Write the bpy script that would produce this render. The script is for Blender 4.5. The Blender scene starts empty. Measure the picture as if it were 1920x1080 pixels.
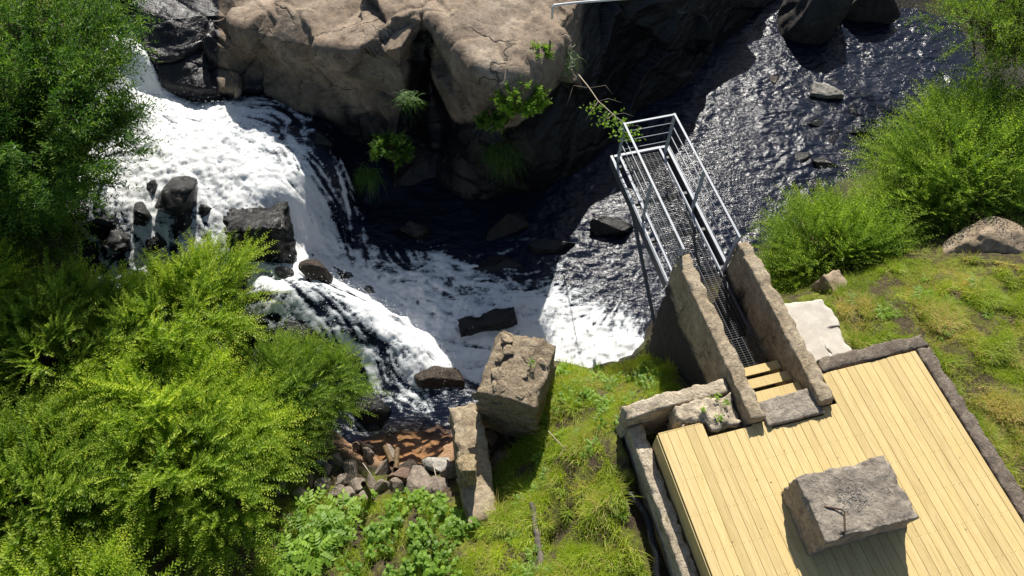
import bpy, bmesh, math, random
import numpy as np
from mathutils import Vector, Matrix, Euler

R = math.radians
scene = bpy.context.scene
COL = scene.collection

# ------------------------------------------------------------------ camera
FPX, PITCH, CAMH = 1350.0, R(57.2), 10.0        # focal length in photo pixels, tilt below horizon, height above the deck
cd = bpy.data.cameras.new('camera')
cam = bpy.data.objects.new('camera', cd); COL.objects.link(cam)
cam.location = (0, 0, CAMH); cam.rotation_euler = (R(90) - PITCH, 0, 0)
cd.sensor_width = 36; cd.lens = 36 * FPX / 1920; cd.clip_end = 500
scene.camera = cam

# ------------------------------------------------------------------ sky, sun, exposure
SUN_AZ, SUN_EL = R(5), R(40)
w = bpy.data.worlds.new('World'); scene.world = w; w.use_nodes = True
nt = w.node_tree
sky = nt.nodes.new('ShaderNodeTexSky'); sky.sky_type = 'NISHITA'; sky.sun_disc = False
sky.sun_elevation = SUN_EL; sky.sun_rotation = SUN_AZ
nt.links.new(sky.outputs[0], nt.nodes['Background'].inputs[0])
nt.nodes['Background'].inputs[1].default_value = 0.065
sl = bpy.data.lights.new('sun', 'SUN'); sl.energy = 5.0; sl.angle = R(0.5); sl.color = (1.0, 0.95, 0.86)
so = bpy.data.objects.new('sun', sl); COL.objects.link(so)
sdir = Vector((math.sin(SUN_AZ) * math.cos(SUN_EL), math.cos(SUN_AZ) * math.cos(SUN_EL), math.sin(SUN_EL)))
so.rotation_euler = sdir.to_track_quat('Z', 'Y').to_euler(); so.location = (0, 20, 25)
vs = scene.view_settings
vs.view_transform = 'Standard'; vs.look = 'None'; vs.exposure = 0.7; vs.gamma = 1; vs.use_curve_mapping = False

# ------------------------------------------------------------------ photo pixel -> place
_s, _c = math.sin(PITCH), math.cos(PITCH)
def P(px, py, z):
    x, y = px - 960, 540 - py
    d = (x, FPX * _c + y * _s, -FPX * _s + y * _c)
    t = (z - CAMH) / d[2]
    return Vector((d[0] * t, d[1] * t, z))
def Qn(X, Y, Z):
    dz = Z - CAMH; fw = Y * _c - dz * _s; up = Y * _s + dz * _c
    return 960 + FPX * X / fw, 540 - FPX * up / fw
ALPHA = R(14.3)                                   # walkway and deck frame, turned against the camera
def W(v, u, z=0):                                 # deck frame (across, along) -> world
    return Vector((v * math.cos(ALPHA) - u * math.sin(ALPHA), v * math.sin(ALPHA) + u * math.cos(ALPHA), z))
def UV(x, y):
    return x * math.cos(ALPHA) + y * math.sin(ALPHA), -x * math.sin(ALPHA) + y * math.cos(ALPHA)   # v, u

# ------------------------------------------------------------------ noise
_G = np.array([(1,1,0),(-1,1,0),(1,-1,0),(-1,-1,0),(1,0,1),(-1,0,1),(1,0,-1),(-1,0,-1),(0,1,1),(0,-1,1),(0,1,-1),(0,-1,-1)], float)
def _hash(i, j, k, s):
    h = (i.astype(np.int64) * 374761393 + j.astype(np.int64) * 668265263 + k.astype(np.int64) * 2147483647 // 3 + s * 974634777) & 0xffffffff
    h = ((h ^ (h >> 13)) * 1274126177) & 0xffffffff
    h = ((h ^ (h >> 16)) * 2246822519) & 0xffffffff
    return (h ^ (h >> 15)) & 0xffffffff
def pn(p, s=0):
    p = np.asarray(p, float); i = np.floor(p).astype(np.int64); f = p - i
    u = f * f * f * (f * (f * 6 - 15) + 10)
    r = 0
    for dx in (0, 1):
        for dy in (0, 1):
            for dz in (0, 1):
                g = _G[_hash(i[..., 0] + dx, i[..., 1] + dy, i[..., 2] + dz, s) % 12]
                d = g[..., 0] * (f[..., 0] - dx) + g[..., 1] * (f[..., 1] - dy) + g[..., 2] * (f[..., 2] - dz)
                wgt = (u[..., 0] if dx else 1 - u[..., 0]) * (u[..., 1] if dy else 1 - u[..., 1]) * (u[..., 2] if dz else 1 - u[..., 2])
                r = r + d * wgt
    return r
def fbm(p, o=4, s=0, gain=.5):
    p = np.asarray(p, float); r = 0; a = 1
    for k in range(o):
        r = r + a * pn(p, s + k); p = p * 2.03; a *= gain
    return r
def ridge(p, o=4, s=0):
    p = np.asarray(p, float); r = 0; a = 1
    for k in range(o):
        r = r + a * (1 - 2 * np.abs(pn(p, s + k))); p = p * 2.03; a *= .5
    return r
def sm(a, b, x):
    t = np.clip((x - a) / (b - a), 0, 1); return t * t * (3 - 2 * t)
class RBF:
    def __init__(self, pts, vals):
        self.p = np.array(pts, float); n = len(self.p); v = np.array(vals, float)
        if v.ndim == 1: v = v[:, None]
        A = np.zeros((n + 1, n + 1)); A[:n, :n] = np.linalg.norm(self.p[:, None] - self.p[None], axis=2) + 0.02 * np.eye(n)
        A[:n, n] = 1; A[n, :n] = 1
        self.w = np.linalg.solve(A, np.vstack([v, np.zeros((1, v.shape[1]))]))
    def __call__(self, q):
        q = np.asarray(q, float); out = np.zeros((len(q), self.w.shape[1]))
        for i in range(len(self.p)):
            out += np.linalg.norm(q - self.p[i], axis=1)[:, None] * self.w[i]
        return out + self.w[-1]

# ------------------------------------------------------------------ mesh helpers
def tag(o, label=None, cat=None, group=None, kind=None):
    if label: o['label'] = label
    if cat: o['category'] = cat
    if group: o['group'] = group
    if kind: o['kind'] = kind
    return o
def link(name, me, mat=None, parent=None):
    o = bpy.data.objects.new(name, me); COL.objects.link(o)
    if mat is not None and me is not None and not me.materials: me.materials.append(mat)
    if parent: o.parent = parent
    return o
def empty(name, loc=(0, 0, 0), rz=0):
    o = bpy.data.objects.new(name, None); COL.objects.link(o); o.location = loc; o.rotation_euler = (0, 0, rz)
    o.empty_display_size = .1
    return o
def npmesh(name, V, F, smooth=False, attrs=None):
    """V (n,3); F (m,k) with equal k"""
    V = np.asarray(V, np.float32); F = np.asarray(F, np.int32); m, k = F.shape
    me = bpy.data.meshes.new(name)
    me.vertices.add(len(V)); me.vertices.foreach_set('co', V.ravel())
    me.loops.add(m * k); me.loops.foreach_set('vertex_index', F.ravel())
    me.polygons.add(m); me.polygons.foreach_set('loop_start', np.arange(0, m * k, k, dtype=np.int32))
    me.polygons.foreach_set('loop_total', np.full(m, k, np.int32))
    me.polygons.foreach_set('use_smooth', np.full(m, smooth, bool))
    me.update(calc_edges=True)
    for nm, arr in (attrs or {}).items():
        a = me.attributes.new(nm, 'FLOAT', 'POINT'); a.data.foreach_set('value', np.asarray(arr, np.float32))
    me.validate()
    return me
def gridmesh(name, X, Y, Z, keep=None, smooth=True, attrs=None):
    ny, nx = X.shape
    V = np.stack([X, Y, Z], -1).reshape(-1, 3)
    idx = np.arange(nx * ny).reshape(ny, nx)
    F = np.stack([idx[:-1, :-1], idx[:-1, 1:], idx[1:, 1:], idx[1:, :-1]], -1).reshape(-1, 4)
    at = {k: a.ravel() for k, a in (attrs or {}).items()}
    if keep is not None:
        F = F[keep.ravel()[F].all(axis=1)]
        used = np.unique(F); re = np.full(len(V), -1); re[used] = np.arange(len(used))
        V = V[used]; F = re[F]; at = {k: a[used] for k, a in at.items()}
    return npmesh(name, V, F, smooth, at)
class MB:                                          # boxes, bars and tubes gathered into one mesh
    def __init__(s): s.v = []; s.f = []
    def box(s, a, b):
        i = len(s.v); (x0, y0, z0), (x1, y1, z1) = a, b
        s.v += [(x0,y0,z0),(x1,y0,z0),(x1,y1,z0),(x0,y1,z0),(x0,y0,z1),(x1,y0,z1),(x1,y1,z1),(x0,y1,z1)]
        s.f += [tuple(i + k for k in q) for q in ((0,3,2,1),(4,5,6,7),(0,1,5,4),(1,2,6,5),(2,3,7,6),(3,0,4,7))]
        return s
    def tube(s, pts, rad, n=6, cap=True):
        pts = [Vector(p) for p in pts]; rad = rad if hasattr(rad, '__len__') else [rad] * len(pts)
        base = len(s.v); up = Vector((0.13, 0.27, 1)).normalized()
        for k, p in enumerate(pts):
            t = (pts[min(k + 1, len(pts) - 1)] - pts[max(k - 1, 0)])
            t = t.normalized() if t.length > 1e-9 else Vector((0, 0, 1))
            a = t.cross(up); a = a.normalized() if a.length > 1e-4 else Vector((1, 0, 0)); b = t.cross(a)
            for q in range(n):
                an = 2 * math.pi * q / n
                s.v.append(tuple(p + (a * math.cos(an) + b * math.sin(an)) * rad[k]))
        for k in range(len(pts) - 1):
            for q in range(n):
                s.f.append((base + k * n + q, base + k * n + (q + 1) % n, base + (k + 1) * n + (q + 1) % n, base + (k + 1) * n + q))
        if cap:
            s.f.append(tuple(base + q for q in range(n))[::-1]); e = base + (len(pts) - 1) * n; s.f.append(tuple(e + q for q in range(n)))
        return s
    def mesh(s, name, smooth=False):
        me = bpy.data.meshes.new(name); me.from_pydata(s.v, [], s.f); me.update()
        if smooth: me.polygons.foreach_set('use_smooth', [True] * len(me.polygons))
        return me
    def build(s, name, mat, parent=None, smooth=False):
        return link(name, s.mesh(name, smooth), mat, parent)
def lattice_box(dims, step):
    """surface lattice of a box centred in x,y with base z=0"""
    nx, ny, nz = [max(2, int(round(d / step))) for d in dims]
    ids = {}; V = []; F = []
    def vid(i, j, k):
        key = (i, j, k)
        if key not in ids:
            ids[key] = len(V); V.append((i / nx - .5, j / ny - .5, k / nz))
        return ids[key]
    for i in range(nx):
        for j in range(ny):
            F.append((vid(i,j,0), vid(i,j+1,0), vid(i+1,j+1,0), vid(i+1,j,0)))
            F.append((vid(i,j,nz), vid(i+1,j,nz), vid(i+1,j+1,nz), vid(i,j+1,nz)))
    for i in range(nx):
        for k in range(nz):
            F.append((vid(i,0,k), vid(i+1,0,k), vid(i+1,0,k+1), vid(i,0,k+1)))
            F.append((vid(i,ny,k), vid(i,ny,k+1), vid(i+1,ny,k+1), vid(i+1,ny,k)))
    for j in range(ny):
        for k in range(nz):
            F.append((vid(0,j,k), vid(0,j,k+1), vid(0,j+1,k+1), vid(0,j+1,k)))
            F.append((vid(nx,j,k), vid(nx,j+1,k), vid(nx,j+1,k+1), vid(nx,j,k+1)))
    return np.array(V) * np.array(dims), np.array(F)
def rough_box(name, dims, step, amp, seed, chip=.03, warp=None, smooth=True, fine=.012, offs=(0, 0, 0), wet=None):
    V, F = lattice_box(dims, step)
    d = np.array(dims)
    q = np.stack([d[0] / 2 - np.abs(V[:, 0]), d[1] / 2 - np.abs(V[:, 1]), np.minimum(V[:, 2], d[2] - V[:, 2])], 1)
    qs = np.sort(q, 1); edge = qs[:, 1]                            # distance to the nearest edge for a surface point
    n = V + np.array(offs)
    ch = chip * np.clip(fbm(n * 4.5, 3, seed + 40) * 1.6 + .35, 0, 1.5) * np.exp(-(edge / (chip * 1.5 + 1e-6)) ** 2)
    ctr = np.array([0, 0, d[2] / 2])
    dirn = (V - ctr) / (d / 2); dirn = np.sign(dirn) * np.abs(dirn) ** 6
    dirn /= np.maximum(np.linalg.norm(dirn, axis=1, keepdims=True), 1e-6)
    disp = amp * fbm(n * 2.2, 4, seed) + fine * fbm(n * 11, 3, seed + 9) - ch
    V = V + dirn * disp[:, None]
    if warp: V = warp(V)
    return npmesh(name, V, F, smooth, {'wet': wet(V + np.array(offs))} if wet else None)
_ico = {}
def ico(l):
    if l not in _ico:
        bm = bmesh.new(); bmesh.ops.create_icosphere(bm, subdivisions=l, radius=1)
        _ico[l] = (np.array([v.co[:] for v in bm.verts]), np.array([[v.index for v in f.verts] for f in bm.faces])); bm.free()
    return _ico[l]
def rock_mesh(name, size, seed, cuts=14, lvl=4, amp=.06, flat=None, lo=.45, hi=.85):
    V, F = ico(lvl); V = V.copy(); rs = np.random.RandomState(seed)
    for _ in range(cuts):
        n = rs.normal(size=3); n /= np.linalg.norm(n); d = rs.uniform(lo, hi)
        V -= np.maximum(0, V @ n - d)[:, None] * n
    nrm = V / np.linalg.norm(V, axis=1, keepdims=True)
    V += nrm * (amp * fbm(V * 2.2 + seed * 3.1, 5, seed, .55))[:, None]
    V /= np.abs(V).max(axis=0)
    return npmesh(name, V * np.array(size), F, True)

# ------------------------------------------------------------------ materials
class NT:
    def __init__(s, name):
        s.m = bpy.data.materials.new(name); s.m.use_nodes = True; s.t = s.m.node_tree; s.t.nodes.clear()
    def n(s, typ, **kw):
        nd = s.t.nodes.new('ShaderNode' + typ)
        for k, v in kw.items():
            if k in nd.inputs.keys() if isinstance(k, str) else False: nd.inputs[k].default_value = v
            else: setattr(nd, k, v)
        return nd
    def l(s, a, b): s.t.links.new(a, b)
    def coord(s, scale=(1, 1, 1), kind='Object'):
        tc = s.n('TexCoord'); mp = s.n('Mapping'); mp.inputs['Scale'].default_value = scale
        s.l(tc.outputs[kind], mp.inputs[0]); return mp.outputs[0]
    def noise(s, vec, scale, detail=6, rough=.6, dist=0):
        nd = s.n('TexNoise'); nd.inputs['Scale'].default_value = scale; nd.inputs['Detail'].default_value = detail
        nd.inputs['Roughness'].default_value = rough; nd.inputs['Distortion'].default_value = dist
        s.l(vec, nd.inputs['Vector']); return nd.outputs[0]
    def voro(s, vec, scale, feature='F1'):
        nd = s.n('TexVoronoi'); nd.feature = feature; nd.inputs['Scale'].default_value = scale
        s.l(vec, nd.inputs['Vector']); return nd
    def ramp(s, fac, stops):
        nd = s.n('ValToRGB'); e = nd.color_ramp.elements
        while len(e) < len(stops): e.new(.5)
        for i, (p, c) in enumerate(stops):
            e[i].position = p; e[i].color = (*c, 1) if len(c) == 3 else c
        s.l(fac, nd.inputs[0]); return nd.outputs[0]
    def mix(s, fac, a, b, mode='MIX'):
        nd = s.n('MixRGB'); nd.blend_type = mode
        for i, x in enumerate((fac, a, b)):
            if hasattr(x, 'is_linked'): s.l(x, nd.inputs[i])
            elif i == 0: nd.inputs[0].default_value = x
            else: nd.inputs[i].default_value = (*x, 1)
        return nd.outputs[0]
    def math(s, op, a, b=None, clamp=False):
        nd = s.n('Math'); nd.operation = op; nd.use_clamp = clamp
        for i, x in enumerate((a, b)):
            if x is None: continue
            if hasattr(x, 'is_linked'): s.l(x, nd.inputs[i])
            else: nd.inputs[i].default_value = x
        return nd.outputs[0]
    def attr(s, name): nd = s.n('Attribute'); nd.attribute_name = name; return nd.outputs['Fac']
    def bump(s, h, strength=.5, dist=.02):
        nd = s.n('Bump'); nd.inputs['Strength'].default_value = strength; nd.inputs['Distance'].default_value = dist
        s.l(h, nd.inputs['Height']); return nd.outputs[0]
    def bsdf(s, col, rough=.8, normal=None, spec=.3, metal=0, ior=None):
        b = s.n('BsdfPrincipled')
        for k, x in (('Base Color', col), ('Roughness', rough), ('Metallic', metal), ('Specular IOR Level', spec)):
            if hasattr(x, 'is_linked'): s.l(x, b.inputs[k])
            else: b.inputs[k].default_value = (*x, 1) if k == 'Base Color' else x
        if ior: b.inputs['IOR'].default_value = ior
        if normal is not None: s.l(normal, b.inputs['Normal'])
        return b.outputs[0]
    def out(s, sh):
        o = s.n('OutputMaterial'); s.l(sh, o.inputs[0]); return s.m

def stone_mat(name, dark, mid, light, scale=2.0, stain=(.06, .05, .04), stain_amt=.5, rough=.85, bump=.6, fine=40, speck=.0, wet=None, moss=None, kind='Object', cracks=0, wet_rough=.28):
    t = NT(name); v = t.coord(kind=kind)
    n1 = t.noise(v, scale, 9, .65, .3)
    c = t.ramp(n1, [(.28, dark), (.5, mid), (.72, light)])
    n2 = t.noise(v, scale * .7, 8, .7, 1.2)
    c = t.mix(t.ramp(n2, [(.5, (0, 0, 0)), (.72, (stain_amt,) * 3)]), c, stain)
    nm_ = t.noise(v, scale * 4.5, 6, .72, .8)
    c = t.mix(1.0, c, t.ramp(nm_, [(.3, (.45, .44, .43)), (.5, (1, 1, 1)), (.68, (1.4, 1.38, 1.34))]), 'MULTIPLY')
    pit = t.voro(v, scale * 9)
    c = t.mix(t.ramp(pit.outputs['Distance'], [(.08, (.55,) * 3), (.2, (0,) * 3)]), c, tuple(x * .3 for x in dark))
    n3 = t.noise(v, fine, 5, .7)
    c = t.mix(t.ramp(n3, [(.3, (.5,) * 3), (.7, (0,) * 3)]), c, tuple(x * .45 for x in mid))
    if moss:
        nm = t.noise(v, scale * 1.3, 7, .7, .5)
        c = t.mix(t.ramp(nm, [(.56, (0,) * 3), (.66, (.8,) * 3)]), c, moss)
    if speck:
        vo = t.voro(v, fine * 1.6)
        c = t.mix(t.ramp(vo.outputs['Distance'], [(.1, (speck,) * 3), (.22, (0,) * 3)]), c, (.6, .56, .5))
    if cracks:
        dn = t.n('TexNoise'); dn.inputs['Scale'].default_value = 1.6; dn.inputs['Detail'].default_value = 6; t.l(v, dn.inputs['Vector'])
        va = t.n('VectorMath'); va.operation = 'MULTIPLY_ADD'; va.inputs[1].default_value = (.7, .7, .7); t.l(dn.outputs['Color'], va.inputs[0]); t.l(v, va.inputs[2])
        sq = t.n('Mapping'); sq.inputs['Rotation'].default_value = (.5, .6, .3); sq.inputs['Scale'].default_value = (.7, 1.1, 1.7); t.l(va.outputs[0], sq.inputs[0])
        cr = t.voro(sq.outputs[0], cracks, 'DISTANCE_TO_EDGE').outputs['Distance']
        crf = t.math('MULTIPLY', t.ramp(cr, [(.0, (.8,) * 3), (.018, (0,) * 3)]), t.ramp(t.noise(v, cracks * 1.1, 3, .5), [(.5, (0,) * 3), (.62, (1,) * 3)]))
        c = t.mix(crf, c, tuple(x * .25 for x in dark))
    h = t.math('ADD', t.math('MULTIPLY', n3, .35), t.math('MULTIPLY', n1, 1.0))
    h = t.math('ADD', h, t.math('MULTIPLY', nm_, .9))
    if cracks: h = t.math('SUBTRACT', h, t.math('MULTIPLY', crf, 1.2))
    r = rough
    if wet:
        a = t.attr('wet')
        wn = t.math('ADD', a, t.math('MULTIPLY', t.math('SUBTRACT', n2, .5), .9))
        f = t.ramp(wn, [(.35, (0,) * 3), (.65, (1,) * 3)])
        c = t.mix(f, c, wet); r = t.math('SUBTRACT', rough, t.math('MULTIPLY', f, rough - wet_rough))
    return t.out(t.bsdf(c, r, t.bump(h, bump, .05), .35))

M = {}
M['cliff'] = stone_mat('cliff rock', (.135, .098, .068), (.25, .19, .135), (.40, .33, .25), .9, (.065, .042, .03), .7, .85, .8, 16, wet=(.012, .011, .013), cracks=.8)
M['dark_rock'] = stone_mat('dark grey rock', (.03, .028, .027), (.06, .055, .05), (.11, .1, .092), 1.5, (.02, .018, .016), .5, .7, .8, 22)
M['wet_rock'] = stone_mat('wet black rock', (.004, .004, .005), (.009, .009, .009), (.02, .018, .016), 2.2, (.004, .004, .004), .6, .17, .8, 26)
M['brown_wet'] = stone_mat('wet brown rock', (.02, .014, .01), (.05, .034, .022), (.1, .07, .045), 3, (.012, .01, .008), .6, .3, .9, 26)
M['boulder'] = stone_mat('tan boulder', (.2, .145, .095), (.34, .26, .18), (.48, .39, .285), 1.6, (.1, .07, .045), .4, .9, .6, 30)
M['slab'] = stone_mat('leaning slab stone', (.22, .165, .105), (.36, .285, .19), (.48, .40, .285), 2.5, (.12, .08, .045), .5, .9, .6, 30)
M['rubble'] = stone_mat('rubble stone', (.14, .11, .085), (.25, .205, .165), (.4, .35, .29), 3.5, (.08, .06, .045), .5, .9, .7, 35)
M['rubble_grey'] = stone_mat('pale rubble', (.25, .23, .2), (.38, .36, .32), (.5, .48, .43), 4, (.15, .13, .11), .4, .9, .6, 35)
M['rubble_red'] = stone_mat('reddish rubble', (.13, .08, .06), (.22, .145, .105), (.3, .21, .16), 4, (.08, .05, .04), .5, .9, .6, 35)
M['masonry'] = stone_mat('old masonry', (.17, .125, .08), (.33, .26, .175), (.5, .42, .31), 5, (.09, .065, .04), .6, .92, 1.0, 30)
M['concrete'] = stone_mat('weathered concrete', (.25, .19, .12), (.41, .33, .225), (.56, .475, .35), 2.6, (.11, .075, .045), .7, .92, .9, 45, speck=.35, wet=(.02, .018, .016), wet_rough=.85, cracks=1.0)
M['concrete_pale'] = stone_mat('pale broken concrete', (.36, .295, .21), (.54, .455, .335), (.66, .58, .46), 3, (.2, .145, .09), .5, .92, .9, 40, moss=(.17, .14, .07))
M['concrete_dark'] = stone_mat('lichened concrete', (.11, .085, .065), (.22, .175, .135), (.38, .32, .25), 6, (.05, .038, .03), .8, .92, .9, 45, speck=.4)
M['concrete_grey'] = stone_mat('grey block concrete', (.19, .16, .13), (.32, .275, .22), (.47, .41, .33), 2.6, (.1, .075, .055), .7, .9, .9, 55, speck=.6)

def wood_mat():
    t = NT('new pine decking'); v = t.coord((1, .06, 1))
    oi = t.n('ObjectInfo')
    off = t.n('VectorMath'); off.operation = 'ADD'
    cx = t.n('CombineXYZ'); t.l(t.math('MULTIPLY', oi.outputs['Random'], 37.0), cx.inputs[0]); t.l(t.math('MULTIPLY', oi.outputs['Random'], 91.0), cx.inputs[1])
    t.l(v, off.inputs[0]); t.l(cx.outputs[0], off.inputs[1]); v2 = off.outputs[0]
    g = t.noise(v2, 26, 5, .65, 1.5); big = t.noise(v2, 5, 3, .5, .6)
    c = t.ramp(g, [(.3, (.43, .315, .135)), (.5, (.53, .405, .185)), (.7, (.59, .47, .235))])
    c = t.mix(t.ramp(big, [(.45, (0,) * 3), (.8, (.55,) * 3)]), c, (.49, .365, .16))
    br = t.ramp(oi.outputs['Random'], [(0, (.87, .86, .82)), (.5, (1, 1, 1)), (1, (1.07, 1.05, 1.0))])
    c = t.mix(1.0, c, br, 'MULTIPLY')
    dirt = t.noise(t.coord(), 3.3, 8, .75, .5)
    c = t.mix(t.ramp(dirt, [(.52, (0,) * 3), (.8, (.35,) * 3)]), c, (.34, .25, .13))
    kv = t.voro(t.coord((1, .35, 1)), 5.0)
    c = t.mix(t.ramp(kv.outputs['Distance'], [(.02, (.5,) * 3), (.05, (0,) * 3)]), c, (.28, .17, .07))
    return t.out(t.bsdf(c, .62, t.bump(g, .12, .01), .25))
M['wood'] = wood_mat()
def steel(name, c, rough, metal):
    t = NT(name); v = t.coord(); n = t.noise(v, 9, 5, .6)
    n2 = t.voro(v, 34).outputs['Color']
    cc = t.mix(t.ramp(n, [(.35, (0,) * 3), (.7, (.6,) * 3)]), c, tuple(x * .72 for x in c))
    return t.out(t.bsdf(cc, rough, t.bump(n, .05, .005), .5, metal))
M['galv'] = steel('galvanised steel', (.33, .35, .38), .6, .1)
M['galv_dark'] = steel('dull galvanised grating', (.07, .073, .08), .6, .1)
M['iron'] = steel('rusty iron', (.09, .055, .035), .8, .2)
M['plastic'] = steel('black corrugated plastic', (.035, .036, .038), .3, 0)
def plain(name, dark, light, scale=8, rough=.85, bump=.4, stretch=(1, 1, 1)):
    t = NT(name); v = t.coord(stretch); n = t.noise(v, scale, 7, .65, .4)
    return t.out(t.bsdf(t.ramp(n, [(.3, dark), (.7, light)]), rough, t.bump(n, bump, .02), .3))
M['bark'] = plain('bark', (.05, .038, .026), (.13, .1, .07), 14)
M['twig'] = plain('pale dry twig', (.22, .18, .13), (.42, .36, .28), 20)
M['rot_wood'] = plain('rotten timber', (.09, .06, .03), (.42, .34, .2), 9, .9, .9, (4, 4, 1))
M['old_timber'] = plain('weathered grey timber', (.06, .05, .04), (.16, .14, .12), 10, .9, .8)
M['pipe'] = plain('rusty tube', (.06, .04, .02), (.15, .10, .05), 12, .7)
M['tube_white'] = plain('pale painted tube', (.6, .6, .6), (.78, .78, .77), 6, .4, .05)

def leaf_mat(name, dark, mid, light, trans=.45, dry=None):
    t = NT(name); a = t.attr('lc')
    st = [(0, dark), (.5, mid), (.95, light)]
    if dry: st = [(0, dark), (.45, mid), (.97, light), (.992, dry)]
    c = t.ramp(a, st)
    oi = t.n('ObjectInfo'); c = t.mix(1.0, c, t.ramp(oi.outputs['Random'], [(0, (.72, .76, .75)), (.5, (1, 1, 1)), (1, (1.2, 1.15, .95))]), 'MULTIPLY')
    d = t.bsdf(c, .5, None, .3)
    tr = t.n('BsdfTranslucent'); tc = t.mix(1.0, c, (1.5, 1.6, .7), 'MULTIPLY'); t.l(tc, tr.inputs[0])
    mx = t.n('MixShader'); mx.inputs[0].default_value = trans
    t.l(d, mx.inputs[1]); t.l(tr.outputs[0], mx.inputs[2])
    return t.out(mx.outputs[0])
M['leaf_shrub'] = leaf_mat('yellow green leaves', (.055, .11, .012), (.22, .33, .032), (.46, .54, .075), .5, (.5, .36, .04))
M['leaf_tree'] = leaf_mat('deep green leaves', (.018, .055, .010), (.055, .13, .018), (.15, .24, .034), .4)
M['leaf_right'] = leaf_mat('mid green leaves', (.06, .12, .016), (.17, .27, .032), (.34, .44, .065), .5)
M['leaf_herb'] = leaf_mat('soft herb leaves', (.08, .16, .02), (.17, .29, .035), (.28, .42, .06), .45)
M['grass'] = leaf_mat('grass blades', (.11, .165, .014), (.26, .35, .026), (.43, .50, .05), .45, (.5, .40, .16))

# ------------------------------------------------------------------ ground, stream and cliff levels
# cliff: columns of (px, py, z) from the top behind the frame down to the waterline
CLIFF = [
 [(120,-200,-.5),(190,-60,-.55),(272,30,-.55),(290,90,-1.0),(310,150,-1.4),(335,215,-2.6)],
 [(300,-200,-.4),(310,-60,-.5),(322,32,-.45),(345,105,-1.0),(370,165,-1.45),(405,215,-2.6)],
 [(400,-200,-.4),(398,-60,-.6),(402,20,-.6),(414,110,-1.2),(430,165,-1.55),(470,215,-2.6)],
 [(440,-200,-.3),(425,-60,-.4),(444,48,-.45),(470,120,-1.3),(512,170,-1.7),(550,225,-2.6)],
 [(520,-200,-.1),(520,-60,-.25),(538,80,-.3),(572,150,-1.3),(606,215,-1.9),(625,280,-2.8)],
 [(630,-200,.25),(640,-60,.1),(664,98,.05),(690,170,-1.0),(712,235,-1.8),(690,335,-3.7)],
 [(730,-200,.5),(725,-60,.4),(750,90,.35),(757,185,-1.0),(742,262,-1.9),(735,395,-3.8)],
 [(785,-200,.8),(775,-60,.75),(790,25,.6),(802,110,-1.1),(815,240,-2.4),(820,385,-3.9)],
 [(850,-200,.6),(838,-60,.5),(848,78,.45),(862,150,-.45),(856,225,-1.4),(875,390,-3.9)],
 [(910,-200,.65),(905,-60,.6),(900,130,.5),(908,190,-.35),(925,240,-1.1),(950,390,-3.9)],
 [(990,-200,.65),(985,-60,.6),(972,140,.55),(985,185,-.25),(990,235,-1.1),(1020,375,-3.9)],
 [(1050,-200,.6),(1050,-60,.6),(1050,72,.55),(1052,130,-.35),(1045,215,-1.6),(1065,340,-3.9)],
 [(1090,-200,.5),(1085,-90,.5),(1076,30,.4),(1082,110,-.9),(1088,215,-2.3),(1120,295,-3.9)],
 [(1130,-220,.3),(1120,-140,.2),(1128,-40,.1),(1145,50,-1.2),(1160,150,-2.6),(1195,235,-3.9)],
 [(1230,-240,.1),(1225,-150,-.1),(1228,-40,-.45),(1240,35,-1.5),(1262,110,-2.7),(1292,180,-3.9)],
 [(1320,-250,-.3),(1315,-160,-.6),(1318,-60,-1.0),(1328,0,-1.8),(1345,60,-2.8),(1362,112,-3.9)],
 [(1420,-270,-.8),(1410,-180,-1.2),(1406,-90,-1.6),(1412,-40,-2.2),(1424,10,-3.0),(1436,52,-3.9)],
 [(1520,-290,-1.2),(1515,-230,-1.6),(1510,-150,-2.0),(1515,-100,-2.6),(1520,-50,-3.2),(1520,-10,-3.9)],
]
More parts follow.
